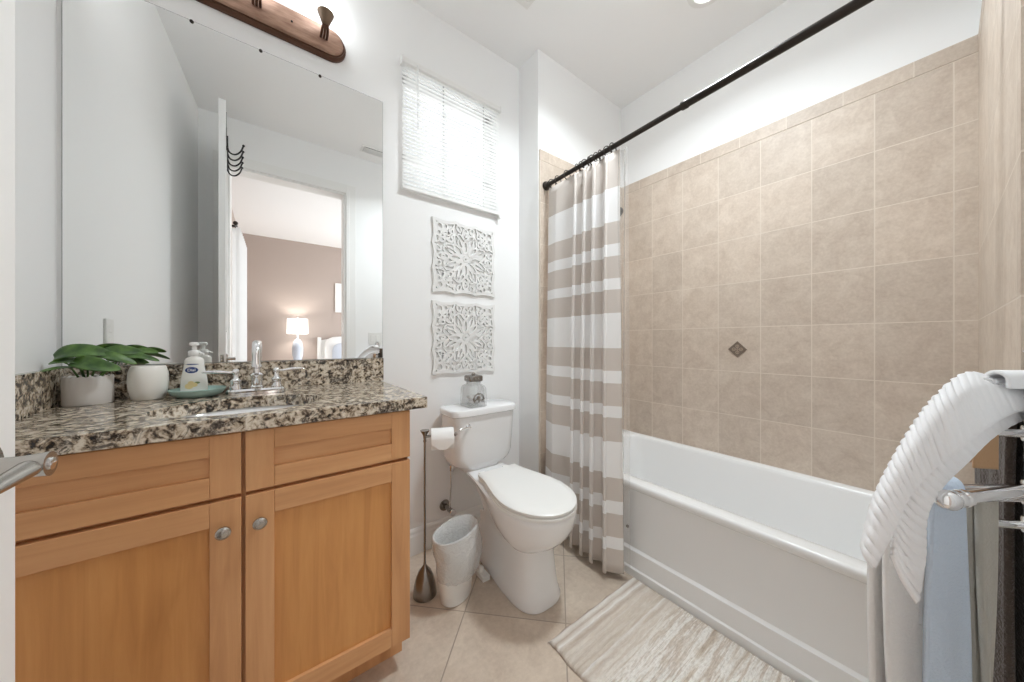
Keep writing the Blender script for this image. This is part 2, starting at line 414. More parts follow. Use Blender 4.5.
# baseboards
def baseboard(name, x0, y0, x1, y1, nx, ny, h=0.13):
    prof = [(0, 0), (0.014, 0), (0.014, h - 0.035), (0.010, h - 0.025), (0.009, h - 0.012), (0.004, h), (0, h)]
    m = MB(); m.loft([[(x0 + nx * d, y0 + ny * d, z) for d, z in prof], [(x1 + nx * d, y1 + ny * d, z) for d, z in prof]])
    struct(m.build(name, 'trim'))
baseboard('baseboard_back', 0.39, YW, XA, YW, 0, -1)
baseboard('baseboard_tub_end', XA, YA, XA, YW, -1, 0)
baseboard('baseboard_front', DX1 + 0.085, YF, 1.33, YF, 0, 1)

# tiled tub surround
TT = 2.24
b = MB(); b.box(XR - 0.012, XR, YF, YA, 0.40, 2.172); struct(b.build('wall_right_tile', 'tile_long'))
b = MB(); b.box(XR - 0.013, XR, YF, YA, 2.172, TT); struct(b.build('trim_2', 'tile_cap', bevel=0.004))
b = MB(); b.box(XA + 0.004, XR - 0.012, YA - 0.012, YA, 0.0, 2.172); struct(b.build('wall_tub_end_tile', 'tile_end'))
b = MB(); b.box(XA + 0.004, XR - 0.012, YA - 0.013, YA, 2.172, TT); struct(b.build('trim_3', 'tile_cap_end', bevel=0.004))
b = MB(); b.box(1.04, XR - 0.012, YF, YF + 0.008, 0.13, 2.172); struct(b.build('wall_front_tile', 'tile_end'))
b = MB(); b.box(1.04, XR - 0.012, YF, YF + 0.009, 2.172, TT); struct(b.build('trim_4', 'tile_cap_end', bevel=0.004))
# diamond accent set in the long wall
ac = thing('accent_tile', 'small brown diamond accent tile set in the beige shower wall', 'tile', (XR - 0.012, 0.695, 1.047))
b = MB(); d = 0.046
b.loft([[(x, 0.695 + dy, 1.047 + dz) for dy, dz in ((d, 0), (0, d), (-d, 0), (0, -d))] for x in (XR - 0.012, XR - 0.0155)]); b.build('body', 'accent', ac)
b = MB()
for k in range(4):
    a = PI / 4 + k * PI / 2; c = Vector((XR - 0.0155, 0.695 + 0.017 * math.cos(k * PI / 2), 1.047 + 0.017 * math.sin(k * PI / 2)))
    b.torus(c, 0.008, 0.002, 'x', 14, 6)
b.box(XR - 0.017, XR - 0.015, 0.695 - 0.002, 0.695 + 0.002, 1.02, 1.074); b.box(XR - 0.017, XR - 0.015, 0.668, 0.722, 1.045, 1.049)
b.build('relief', 'accent_pattern', ac, smooth=True)

# window: frame, sash rail, glass in the opening
wn = bpy.data.objects.new('window_1', None); COL.objects.link(wn); wn.location = (WX0, YW, WZ0); struct(wn)
b = MB(); fy0, fy1 = YW + 0.07, YW + 0.12
b.box(WX0, WX0 + 0.035, fy0, fy1, WZ0, WZ1); b.box(WX1 - 0.035, WX1, fy0, fy1, WZ0, WZ1)
b.box(WX0, WX1, fy0, fy1, WZ0, WZ0 + 0.035); b.box(WX0, WX1, fy0, fy1, WZ1 - 0.035, WZ1); b.box(WX0, WX1, fy0, fy1, 2.045, 2.075)
struct(b.build('window_frame', 'trim', wn))
b = MB(); b.box(WX0 + 0.03, WX1 - 0.03, YW + 0.093, YW + 0.097, WZ0 + 0.03, WZ1 - 0.03); struct(b.build('window_pane', 'pane', wn))

# ------------------------------------------------------------------ bedroom seen through the doorway in the mirror
BY = -3.56
b = MB(); b.box(-0.75, 3.2, BY - 0.1, -0.21, -0.08, 0.0); struct(b.build('floor_bedroom', 'carpet'))
b = MB(); b.box(-0.75, 3.2, BY - 0.1, -0.21, CZ, CZ + 0.08); struct(b.build('ceiling_bedroom', 'ceiling'))
b = MB(); b.box(-0.75, 3.2, BY - 0.12, BY, 0, CZ); struct(b.build('wall_bedroom_far', 'taupe'))
b = MB(); b.box(3.1, 3.2, BY, -0.21, 0, CZ); struct(b.build('wall_bedroom_right', 'taupe'))
b = MB(); X = -0.36
b.box(X - 0.12, X, BY, -2.2, 0, CZ); b.box(X - 0.12, X, -0.7, -0.21, 0, CZ); b.box(X - 0.12, X, -2.2, -0.7, 0, 0.5); b.box(X - 0.12, X, -2.2, -0.7, 2.2, CZ)
struct(b.build('wall_bedroom_left', 'taupe'))
wn = bpy.data.objects.new('window_2', None); COL.objects.link(wn); wn.location = (X, -1.45, 0.5); struct(wn)
b = MB()
for y0, y1, z0, z1 in ((-2.2, -2.14, 0.5, 2.2), (-0.76, -0.7, 0.5, 2.2), (-2.2, -0.7, 0.5, 0.56), (-2.2, -0.7, 2.14, 2.2), (-1.47, -1.43, 0.5, 2.2)):
    b.box(X - 0.1, X - 0.05, y0, y1, z0, z1)
struct(b.build('window_frame', 'trim', wn))
b = MB(); b.box(X - 0.077, X - 0.073, -2.15, -0.75, 0.55, 2.15); struct(b.build('window_pane', 'pane', wn))

# ------------------------------------------------------------------ vanity cabinet
CL, CR, CF = -0.474, 0.384, 1.075                   # carcass left, right; face of the doors
vc = thing('vanity_cabinet', 'honey maple bathroom vanity cabinet with shaker doors beneath the granite top', 'cabinet', (-0.045, 1.35, 0))
b = MB(); b.box(CL, CR, CF + 0.022, CF + 0.040, 0.10, 0.866); b.box(CR - 0.016, CR, CF + 0.022, YW - 0.002, 0.10, 0.866); b.box(CL, CR - 0.016, CF + 0.04, YW - 0.002, 0.10, 0.118); b.box(CL, CR - 0.016, YW - 0.010, YW - 0.002, 0.118, 0.866)
b.prism([(CL, CF + 0.022), (CL + 0.016, CF + 0.022), (xl(YW) + 0.020, YW - 0.002), (xl(YW) + 0.004, YW - 0.002)], 0.10, 0.866)
b.prism([(CL + 0.002, CF + 0.075), (CR - 0.002, CF + 0.075), (CR - 0.002, YW - 0.016), (xl(YW) + 0.006, YW - 0.016)], 0.0, 0.10)
b.build('body', 'wood_v', vc, bevel=0.001)
def shaker(name, x0, x1, z0, z1, st, rl, panel):
    m = MB(); y0, y1 = CF, CF + 0.021
    m.cur = 0; m.box(x0, x0 + st, y0, y1, z0, z1); m.box(x1 - st, x1, y0, y1, z0, z1)
    m.cur = 1; m.box(x0 + st, x1 - st, y0 + 0.0004, y1, z0, z0 + rl); m.box(x0 + st, x1 - st, y0 + 0.0004, y1, z1 - rl, z1)
    m.cur = 2 if panel == 'v' else 1; m.box(x0 + st - 0.001, x1 - st + 0.001, y0 + 0.010, y1 - 0.002, z0 + rl - 0.001, z1 - rl + 0.001)
    return m.build(name, ['wood_v', 'wood_h', 'wood_panel'], vc, bevel=0.0016)
G = -0.0470
doors = []
for x0, x1 in ((CL + 0.004, G - 0.004), (G + 0.004, CR)):
    shaker('drawer', x0, x1, 0.707, 0.862, 0.060, 0.053, 'h')
    doors.append(shaker('door', x0, x1, 0.100, 0.697, 0.060, 0.060, 'v'))
for dr, kx in zip(doors, (G - 0.037, G + 0.034)):
    b = MB(); b.lathe([(0.0065, 0.0), (0.006, -0.010), (0.0075, -0.014), (0.0135, -0.018), (0.0155, -0.022), (0.0150, -0.026), (0.011, -0.0295), (0.0105, -0.0285), (0.004, -0.0300), (0.0005, -0.0302)], (kx, CF, 0.627), 28, 'y')
    k = b.build('knob', 'nickel', dr, smooth=True); k['label'] = 'brushed nickel knob'

# granite worktop with an oval opening
SX, SY, SA, SB = -0.052, 1.262, 0.198, 0.155
ct = thing('countertop', 'brown and cream granite countertop with backsplash on the maple vanity', 'countertop', (-0.03, 1.34, 0.868))
me = bpy.data.meshes.new('slab'); bm = bmesh.new()
def edge_pts(x0, x1, y, n):
    return [(x0 + (x1 - x0) * i / n, y + random.uniform(-0.0022, 0.0022)) for i in range(n)]
outer = edge_pts(xl(1.053) + 0.003, 0.436, 1.053, 44) + [(0.436, 1.053), (0.436, YW - 0.002), (xl(YW) + 0.003, YW - 0.002)]
inner = [(SX + SA * math.cos(2 * PI * i / 56), SY + SB * math.sin(2 * PI * i / 56)) for i in range(56)]
Z0, Z1 = 0.868, 0.905
lay = {}
for z in (Z0, Z1):
    es = []
    for key, loop in (('o', outer), ('i', inner)):
        vs = [bm.verts.new((x + 0.03, y - 1.34, z - 0.868)) for x, y in loop]; lay[(key, z)] = vs
        es += [bm.edges.new((vs[i], vs[(i + 1) % len(vs)])) for i in range(len(vs))]
    bmesh.ops.triangle_fill(bm, use_beauty=True, edges=es)
for key in 'oi':
    A, C_ = lay[(key, Z0)], lay[(key, Z1)]
    for i in range(len(A)):
        j = (i + 1) % len(A); bm.faces.new((A[i], A[j], C_[j], C_[i]))
bmesh.ops.recalc_face_normals(bm, faces=bm.faces); bm.to_mesh(me); bm.free(); me.materials.append(M['granite'])
sl = bpy.data.objects.new('slab', me); COL.objects.link(sl); sl.parent = ct
md = sl.modifiers.new('bevel', 'BEVEL'); md.width = 0.004; md.segments = 2; md.limit_method = 'ANGLE'; md.angle_limit = math.radians(60)
b = MB(); b.box(xl(YW) + 0.004, 0.449, YW - 0.021, YW - 0.001, 0.9045, 1.012); b.build('backsplash', 'granite', ct, bevel=0.002)
b = MB(); b.prism([(xl(1.06) + 0.001, 1.06), (xl(1.06) + 0.021, 1.06), (xl(1.615) + 0.021, 1.615), (xl(1.615) + 0.001, 1.615)], 0.9045, 1.012); b.build('side_splash', 'granite', ct, bevel=0.002)

# undermount basin
sk = thing('sink', 'white oval undermount sink in the granite countertop', 'sink', (SX, SY, 0.74))
b = MB(); rings = []
for k, dz in ((1.10, 0.866), (1.02, 0.8665), (1.0, 0.864), (0.97, 0.85), (0.90, 0.81), (0.74, 0.765), (0.5, 0.745), (0.2, 0.738), (0.1, 0.737)):
    rings.append([(SX + (SA + 0.012) * k * math.cos(2 * PI * i / 48), SY + (SB + 0.012) * k * math.sin(2 * PI * i / 48), dz) for i in range(48)])
b.loft(rings, False, True); b.build('bowl', 'porcelain', sk, smooth=True, solid=0.008, off=1)
b = MB(); b.lathe([(0.022, 0.7385), (0.022, 0.741), (0.017, 0.742), (0.016, 0.739), (0.001, 0.7395)], (SX, SY, 0), 24); b.build('drain', 'chrome', sk, smooth=True)

# faucet
FX, FY, FZ = -0.028, 1.505, 0.9055
fc = thing('faucet', 'polished chrome two-handle faucet on the granite behind the sink', 'faucet', (FX, FY, FZ))
b = MB(); P = rrect(FX, FY, 0.086, 0.029, 0.028, 8); P2 = rrect(FX, FY, 0.080, 0.023, 0.022, 8)
b.loft([[(x, y, FZ) for x, y in P], [(x, y, FZ + 0.012) for x, y in P], [(x, y, FZ + 0.018) for x, y in P2]]); b.build('base_plate', 'chrome', fc, smooth=True)
b = MB()
b.lathe([(0.021, 0.016), (0.021, 0.024), (0.017, 0.028), (0.0165, 0.058), (0.020, 0.063), (0.020, 0.067), (0.011, 0.073), (0.010, 0.088), (0.016, 0.094), (0.016, 0.100), (0.012, 0.106)], (FX, FY, FZ), 28)
arc = [(FX, FY - 0.042 + 0.042 * math.cos(a), FZ + 0.137 + 0.042 * math.sin(a)) for a in [PI * k / 14 for k in range(15)]]
b.tube([(FX, FY, FZ + 0.09), (FX, FY, FZ + 0.12)] + arc + [(FX, FY - 0.084, FZ + 0.108)], [0.0125] * 16 + [0.0115, 0.0135], 18)
b.build('spout', 'chrome', fc, smooth=True)
for sx in (-1, 1):
    hx = FX + sx * 0.058
    b = MB(); b.lathe([(0.017, 0.016), (0.018, 0.022), (0.015, 0.028), (0.0145, 0.044), (0.016, 0.048), (0.008, 0.058), (0.0068, 0.070), (0.011, 0.076), (0.011, 0.082), (0.007, 0.088), (0.001, 0.090)], (hx, FY, FZ), 24)
    h = b.build('handle', 'chrome', fc, smooth=True)
    b = MB(); b.tube([(hx, FY, FZ + 0.078), (hx + sx * 0.02, FY, FZ + 0.078), (hx + sx * 0.045, FY - 0.003, FZ + 0.082), (hx + sx * 0.078, FY - 0.004, FZ + 0.083), (hx + sx * 0.088, FY - 0.004, FZ + 0.082)], [0.0055, 0.0055, 0.0085, 0.0068, 0.003], 14, flat=0.75)
    b.build('lever', 'chrome', h, smooth=True)

# mirror with its clips
MX0, MX1, MZ0, MZ1 = -0.502, 0.449, 1.0135, 2.25
mr = thing('wall_mirror', 'large frameless rectangular mirror clipped to the wall above the vanity', 'mirror', (MX0, YW, MZ0))
b = MB(); b.cur = 1; b.box(MX0, MX1, YW - 0.0055, YW - 0.0005, MZ0, MZ1); b.cur = 0; b.add([(MX0 + 0.001, YW - 0.0058, MZ0 + 0.001), (MX1 - 0.001, YW - 0.0058, MZ0 + 0.001), (MX1 - 0.001, YW - 0.0058, MZ1 - 0.001), (MX0 + 0.001, YW - 0.0058, MZ1 - 0.001)], [(0, 1, 2, 3)])
b.build('glass', ['mirror', 'mirror_edge'], mr)
for cx in (-0.215, -0.018, 0.186):
    b = MB(); b.lathe([(0.006, 0.0), (0.006, -0.004), (0.0045, -0.007), (0.002, -0.008)], (cx, YW - 0.003, MZ1 - 0.004), 20, 'y'); b.build('clip', 'bronze', mr, smooth=True)

# vanity light bar
VX, VZ = -0.03, 2.398
vl = thing('vanity_light', 'copper bronze three-lamp vanity light bar above the mirror', 'light fixture', (VX, YW, VZ))
def stadium(hw, r, y, n=14):
    p = [(VX + hw - r + r * math.cos(a), y, VZ + r * math.sin(a)) for a in [-PI / 2 + PI * k / n for k in range(n + 1)]]
    return p + [(VX - hw + r + r * math.cos(a), y, VZ + r * math.sin(a)) for a in [PI / 2 + PI * k / n for k in range(n + 1)]]
b = MB(); b.loft([stadium(0.317, 0.066, YW - 0.001), stadium(0.317, 0.066, YW - 0.012), stadium(0.309, 0.058, YW - 0.020), stadium(0.309, 0.058, YW - 0.026)])
b.build('back_plate', 'copper_dark', vl, smooth=True)
b = MB(); b.loft([stadium(0.304, 0.053, YW - 0.024), stadium(0.300, 0.049, YW - 0.036), stadium(0.298, 0.047, YW - 0.037)]); b.build('face_plate', 'copper', vl, smooth=True)
b = MB()
for dx in (0.113, -0.113):
    b = MB(); b.lathe([(0.004, 0.0), (0.004, -0.003), (0.002, -0.0045)], (VX + dx, YW - 0.036, VZ), 14, 'y'); b.build('screw', 'black', vl, smooth=True)
for dx in (-0.226, 0, 0.226):
    x = VX + dx
    b = MB()
    for q in (-0.011, 0, 0.011):
        b.tube([(x + q, YW - 0.034, VZ - 0.004), (x + q, YW - 0.060, VZ - 0.006), (x + q * 0.9, YW - 0.084, VZ - 0.002), (x + q * 0.7, YW - 0.094, VZ + 0.008), (x + q * 0.6, YW - 0.097, VZ + 0.020)], 0.0048, 10)
    arm = b.build('arm', 'copper_dark', vl, smooth=True)
    b = MB(); b.lathe([(0.010, 0.034), (0.015, 0.038), (0.020, 0.052), (0.029, 0.074), (0.031, 0.080), (0.028, 0.083), (0.010, 0.082)], (x, YW - 0.097, VZ - 0.026), 26); b.build('cup', 'antique', arm, smooth=True)
    b = MB(); b.lathe([(0.020, 0.084), (0.030, 0.092), (0.046, 0.120), (0.054, 0.155), (0.053, 0.19), (0.060, 0.215), (0.056, 0.214), (0.049, 0.19), (0.048, 0.155), (0.040, 0.122), (0.020, 0.094)], (x, YW - 0.097, VZ - 0.026), 28, cap=False); b.build('shade', 'shade_lit', arm, smooth=True)

# ------------------------------------------------------------------ things on the worktop
PZ = 0.9055
# potted orchid leaves
PX, PY, PR = -0.427, 1.548, 0.049
pp = thing('potted_plant', 'green broad-leaved plant in a scalloped pale ceramic pot on the granite', 'plant', (PX, PY, PZ))
b = MB(); n = 96; rings = []
for r, h, sc in ((0.030, 0, 0), (PR - 0.002, 0, 0), (PR, 0.003, 0), (PR, 0.04, 0), (PR, 0.078, 1), (PR - 0.0015, 0.081, 1), (PR - 0.004, 0.079, 1), (PR - 0.004, 0.06, 0), (0.01, 0.06, 0)):
    rings.append([(PX + r * math.cos(2 * PI * i / n), PY + r * math.sin(2 * PI * i / n), PZ + h + sc * 0.0028 * abs(math.sin(9 * 2 * PI * i / n)) * 1.6) for i in range(n)])
b.loft(rings); b.build('pot', 'pot', pp, smooth=True)
b = MB(); b.lathe([(PR - 0.005, 0.060), (PR - 0.005, 0.066), (0.03, 0.074), (0.001, 0.078)], (PX, PY, PZ), 24); b.build('moss', 'soil', pp, smooth=True)
def leaf(path, wid, roll=0.0, fold=0.25):
    path = [Vector(p) for p in path]; pts = [Vector(p) for p in catmull([tuple(p) for p in path], 6)]; n = len(pts); m = MB(); rows = []
    for i, p in enumerate(pts):
        t = i / (n - 1); tan = (pts[min(i + 1, n - 1)] - pts[max(i - 1, 0)]).normalized()
        side = tan.cross(Vector((0, 0, 1))).normalized(); up = side.cross(tan).normalized()
        side = (Matrix.Rotation(roll, 3, tan) @ side); up = side.cross(tan).normalized()
        wv = wid * (math.sin(PI * min(1, 0.10 + 0.9 * t) ** 1.0) ** 0.62 if t < 0.999 else 0.02)
        rows.append([p + side * (wv * q) + up * (abs(q) ** 1.5 * wv * fold) for q in (-1, -0.75, -0.5, -0.25, 0, 0.25, 0.5, 0.75, 1)])
    m.add([q for r in rows for q in r], [(i * 9 + j, (i + 1) * 9 + j, (i + 1) * 9 + j + 1, i * 9 + j + 1) for i in range(n - 1) for j in range(8)])
    return m.build('leaf', 'leaf', pp, smooth='all', solid=0.0016, off=0)
c0 = Vector((PX, PY, PZ + 0.072))
def lp(dx, dy, dz): return c0 + Vector((dx, dy, dz))
def pw_(dx, dy, z): return Vector((PX + dx, PY + dy, PZ + z))
blades = [([(-0.052, -0.032, .140), (-0.026, -0.040, .156), (0.016, -0.040, .158), (0.052, -0.030, .148)], 0.026, 0.95),
          ([(0.026, -0.004, .146), (0.050, 0.006, .158), (0.080, 0.012, .156), (0.108, 0.018, .148)], 0.021, 0.9),
          ([(0.080, 0.018, .146), (0.104, 0.026, .156), (0.140, 0.030, .150)], 0.014, 0.9),
          ([(-0.016, -0.046, .130), (0.012, -0.066, .126), (0.045, -0.074, .114), (0.080, -0.066, .104)], 0.025, 0.95),
          ([(0.034, -0.036, .148), (0.060, -0.040, .140), (0.104, -0.030, .116)], 0.018, 0.8),
          ([(0.006, -0.034, .126), (-0.030, -0.048, .132), (-0.058, -0.046, .124)], 0.018, -0.5),
          ([(-0.008, -0.046, .112), (-0.036, -0.066, .112), (-0.064, -0.084, .102)], 0.013, -0.15),
          ([(0.070, -0.006, .136), (0.100, 0.004, .140), (0.146, 0.010, .122)], 0.014, 0.7)]
for P_, wd_, ro in blades: leaf([pw_(*p) for p in P_], wd_ * 0.88, ro)
b = MB()
for P_, wd_, ro in blades: b.tube([c0 + Vector((P_[0][0] * 0.15, P_[0][1] * 0.15, -0.012)), c0.lerp(pw_(*P_[0]), 0.6) + Vector((0, 0, 0.008)), pw_(*P_[0])], [0.0028, 0.0022, 0.002], 8)
b.build('stem', 'leaf', pp, smooth=True)

# rounded tumbler
b = MB(); b.lathe([(0.001, 0), (0.034, 0), (0.038, 0.004), (0.0445, 0.035), (0.0465, 0.06), (0.045, 0.085), (0.040, 0.105), (0.0375, 0.108), (0.035, 0.105), (0.040, 0.08), (0.0415, 0.05), (0.033, 0.008), (0.001, 0.006)], (-0.305, 1.552, PZ), 40)
tag(b.build('tumbler', 'cup', smooth=True), 'plain cream barrel-shaped ceramic tumbler between the plant and soap dish', 'tumbler')

# soap dish and pump bottle
DXc, DYc = -0.186, 1.532
b = MB(); b.lathe([(0.001, 0), (0.046, 0), (0.052, 0.002), (0.064, 0.010), (0.072, 0.022), (0.0735, 0.026), (0.0715, 0.0275), (0.068, 0.025), (0.058, 0.015), (0.046, 0.0095), (0.001, 0.009)], (DXc, DYc, PZ), 48)
tag(b.build('soap_dish', 'dish', smooth=True), 'shallow round teal glazed dish under the soap bottle', 'dish')
sb = thing('soap_bottle', 'white hand soap pump bottle with blue oval label on a teal dish', 'soap bottle', (-0.196, 1.536, PZ + 0.0095))
BX, BY_, BZ = -0.196, 1.536, PZ + 0.0095
b = MB(); rings = []
def oval(rx, ry, h, n=36): return [(BX + rx * math.cos(2 * PI * i / n), BY_ + ry * math.sin(2 * PI * i / n), BZ + h) for i in range(n)]
for rx, ry, h in ((0.027, 0.016, 0), (0.0305, 0.019, 0.003), (0.0315, 0.020, 0.02), (0.0295, 0.019, 0.05), (0.0245, 0.018, 0.080), (0.0225, 0.017, 0.098), (0.0225, 0.016, 0.106), (0.019, 0.015, 0.113), (0.012, 0.012, 0.117), (0.0115, 0.0115, 0.122)): rings.append(oval(rx, ry, h))
b.loft(rings); b.build('bottle', 'soap_body', sb, smooth=True)
b = MB(); b.lathe([(0.0135, 0.120), (0.0145, 0.122), (0.0145, 0.134), (0.012, 0.137), (0.006, 0.138), (0.0055, 0.152), (0.011, 0.153), (0.0115, 0.160), (0.009, 0.163), (0.001, 0.1635)], (BX, BY_, BZ), 28)
b.tube([(BX, BY_, BZ + 0.1285), (BX + 0.014, BY_ - 0.006, BZ + 0.1285), (BX + 0.024, BY_ - 0.010, BZ + 0.1245)], [0.0055, 0.0045, 0.0035], 12)
b.build('pump', 'plastic', sb, smooth=True)
def front_y(x, h):   # bottle front surface
    prof = [(0.003, 0.0305, 0.019), (0.02, 0.0315, 0.020), (0.05, 0.0295, 0.019), (0.080, 0.0245, 0.018), (0.098, 0.0225, 0.017), (0.106, 0.0225, 0.016)]
    for (h0, a0, b0), (h1, a1, b1) in zip(prof, prof[1:]):
        if h <= h1: t = (h - h0) / (h1 - h0); break
    rx, ry = a0 + (a1 - a0) * t, b0 + (b1 - b0) * t
    return BY_ - ry * math.sqrt(max(0, 1 - (x / rx) ** 2))
def patch(m, cx, ch, rx, rh, lift, n=20):
    vs = [(BX + cx, front_y(cx, ch) - lift, BZ + ch)]
    for k in (0.5, 1):
        vs += [(BX + cx + rx * k * math.cos(2 * PI * i / n), front_y(cx + rx * k * math.cos(2 * PI * i / n), ch + rh * k * math.sin(2 * PI * i / n)) - lift, BZ + ch + rh * k * math.sin(2 * PI * i / n)) for i in range(n)]
    m.add(vs, [(0, 1 + i, 1 + (i + 1) % n) for i in range(n)] + [(1 + i, 1 + n + i, 1 + n + (i + 1) % n, 1 + (i + 1) % n) for i in range(n)])
lx = -0.004
b = MB(); b.cur = 0; patch(b, lx, 0.076, 0.0150, 0.0098, 0.0006); b.cur = 1; patch(b, lx, 0.076, 0.0160, 0.0108, 0.0003)
b.cur = 0; patch(b, lx, 0.094, 0.0165, 0.0017, 0.0005); lb = b.build('label', ['label_blue', 'label_white'], sb)
b = MB(); b.cur = 0; patch(b, lx - 0.005, 0.026, 0.010, 0.009, 0.0005); patch(b, lx + 0.006, 0.030, 0.008, 0.007, 0.0006); patch(b, lx - 0.001, 0.036, 0.007, 0.006, 0.0004)
b.cur = 1; patch(b, lx + 0.013, 0.036, 0.006, 0.0035, 0.0005)
fl = b.build('flower_print', ['label_yellow', 'label_green'], sb); fl['label'] = 'pale yellow flowers printed on the bottle'
lb['label'] = 'blue oval label'
fcu = bpy.data.curves.new('lettering', 'FONT'); fcu.body = 'Dial'; fcu.size = 0.0115; fcu.align_x = 'CENTER'; fcu.align_y = 'CENTER'; fcu.extrude = 0.0002; fcu.offset = 0.00015
fo = bpy.data.objects.new('lettering_source', fcu); COL.objects.link(fo)
me = bpy.data.meshes.new_from_object(fo.evaluated_get(bpy.context.evaluated_depsgraph_get())); bpy.data.objects.remove(fo)
me.materials.clear(); me.materials.append(M['label_white'])
for vv in me.vertices:
    x, h, t = vv.co.x, vv.co.y, vv.co.z
    vv.co = (lx + x, front_y(lx + x, 0.076 + h) - 0.0010 - t - BY_, 0.076 + h)
lo = bpy.data.objects.new('lettering', me); COL.objects.link(lo); lo.parent = lb

sb.scale = (1.10, 1.10, 1.07)

# outlet on the left wall (seen in the mirror) and switch plate beside the doorway
ol = thing('wall_outlet', 'white wall outlet on the left wall, seen in the mirror above the plant', 'outlet', (xl(1.3), 1.30, 1.12))
b = MB(); b.box(xl(1.3) - 0.002, xl(1.3) + 0.006, 1.263, 1.337, 1.06, 1.18); b.build('plate', 'outlet', ol, bevel=0.002)
b = MB(); b.box(xl(1.3), xl(1.3) + 0.008, 1.283, 1.317, 1.083, 1.112); b.box(xl(1.3), xl(1.3) + 0.008, 1.283, 1.317, 1.128, 1.157); b.build('socket', 'plastic', ol, bevel=0.002)
sw = thing('light_switch', 'white double light switch plate on the wall beside the doorway', 'light switch', (0.85, YF, 1.115))
b = MB(); b.box(0.79, 0.91, YF, YF + 0.006, 1.06, 1.175); b.build('plate', 'outlet', sw, bevel=0.002)
for x in (0.826, 0.874):
    b = MB(); b.box(x - 0.017, x + 0.017, YF + 0.004, YF + 0.010, 1.084, 1.151); b.build('rocker', 'plastic', sw, bevel=0.002)

# ------------------------------------------------------------------ window blind
BX0, BX1, BT, BB = 0.536, 1.128, 2.505, 1.852
bl = thing('window_blind', 'white mini blind lowered over the small high window', 'blind', (BX0, YW, BB))
b = MB(); b.box(BX0, BX1, YW - 0.032, YW - 0.002, BT - 0.026, BT); b.box(BX0 - 0.004, BX0 + 0.004, YW - 0.036, YW, BT - 0.032, BT + 0.004); b.box(BX1 - 0.004, BX1 + 0.004, YW - 0.036, YW, BT - 0.032, BT + 0.004)
b.build('headrail', 'trim', bl, bevel=0.002)
b = MB(); ns = 31
for i in range(ns):
    z = BB + 0.022 + (BT - 0.034 - BB - 0.022) * i / (ns - 1); t = math.radians(62)
    rows = []
    for q in (-1, -0.33, 0.33, 1):
        d = 0.0125 * q; rows.append([(x, YW - 0.017 + d * math.cos(t), z + d * math.sin(t) + 0.0012 * (1 - q * q)) for x in (BX0 + 0.003, BX1 - 0.003)])
    b.add([p for r in rows for p in r], [(k * 2, k * 2 + 1, k * 2 + 3, k * 2 + 2) for k in range(3)])
b.build('slats', 'blind', bl, smooth='all')
b = MB(); b.box(BX0 + 0.002, BX1 - 0.002, YW - 0.029, YW - 0.006, BB, BB + 0.014); b.build('bottom_rail', 'trim', bl, bevel=0.003)
for x in (0.767, 1.022):
    b = MB()
    b.box(x - 0.004, x + 0.004, YW - 0.0044, YW - 0.0036, BB + 0.01, BT - 0.02)
    b.build('ladder_tape', 'tape', bl)
b = MB(); b.tube([(BX0 + 0.075, YW - 0.040, BT - 0.02), (BX0 + 0.075, YW - 0.040, BT - 0.34)], 0.0035, 6); b.tube([(BX0 + 0.075, YW - 0.030, BT - 0.014), (BX0 + 0.075, YW - 0.040, BT - 0.022)], 0.002, 6); b.build('tilt_wand', 'acrylic', bl, smooth=True)
b = MB(); b.box(BX1 - 0.012, BX1 + 0.002, YW - 0.034, YW - 0.0, BB - 0.020, BB + 0.006); b.build('hold_down_bracket', 'plastic', bl, bevel=0.003)

# ------------------------------------------------------------------ carved wall panels
def strip(m, pts, wd, closed=False, y0=0.0, y1=0.013):
    wd *= 1.02; m.k = getattr(m, 'k', 0) + 1; y0 = y0 + 0.00027 * ((m.k * 5) % 13)
    P = [Vector((p[0], p[1])) for p in pts]; n = len(P); Lf, Rt = [], []
    for i in range(n):
        a, c = (P[(i - 1) % n], P[(i + 1) % n]) if closed else (P[max(i - 1, 0)], P[min(i + 1, n - 1)])
        t = (c - a); t = t.normalized() if t.length > 1e-9 else Vector((1, 0)); nn = Vector((-t.y, t.x)) * wd / 2
        Lf.append(P[i] + nn); Rt.append(P[i] - nn)
    rings = [[(l.x, y0, l.y), (l.x, y1, l.y), (r.x, y1, r.y), (r.x, y0, r.y)] for l, r in zip(Lf, Rt)]
    if closed: rings.append(rings[0])
    m.loft(rings, not closed, not closed)
def ell(cx, cy, rx, ry, rot, n=18):
    c, s_ = math.cos(rot), math.sin(rot)
    return [(cx + rx * math.cos(2 * PI * i / n) * c - ry * math.sin(2 * PI * i / n) * s_, cy + rx * math.cos(2 * PI * i / n) * s_ + ry * math.sin(2 * PI * i / n) * c) for i in range(n)]
def pol(r, a): return (r * math.cos(a), r * math.sin(a))
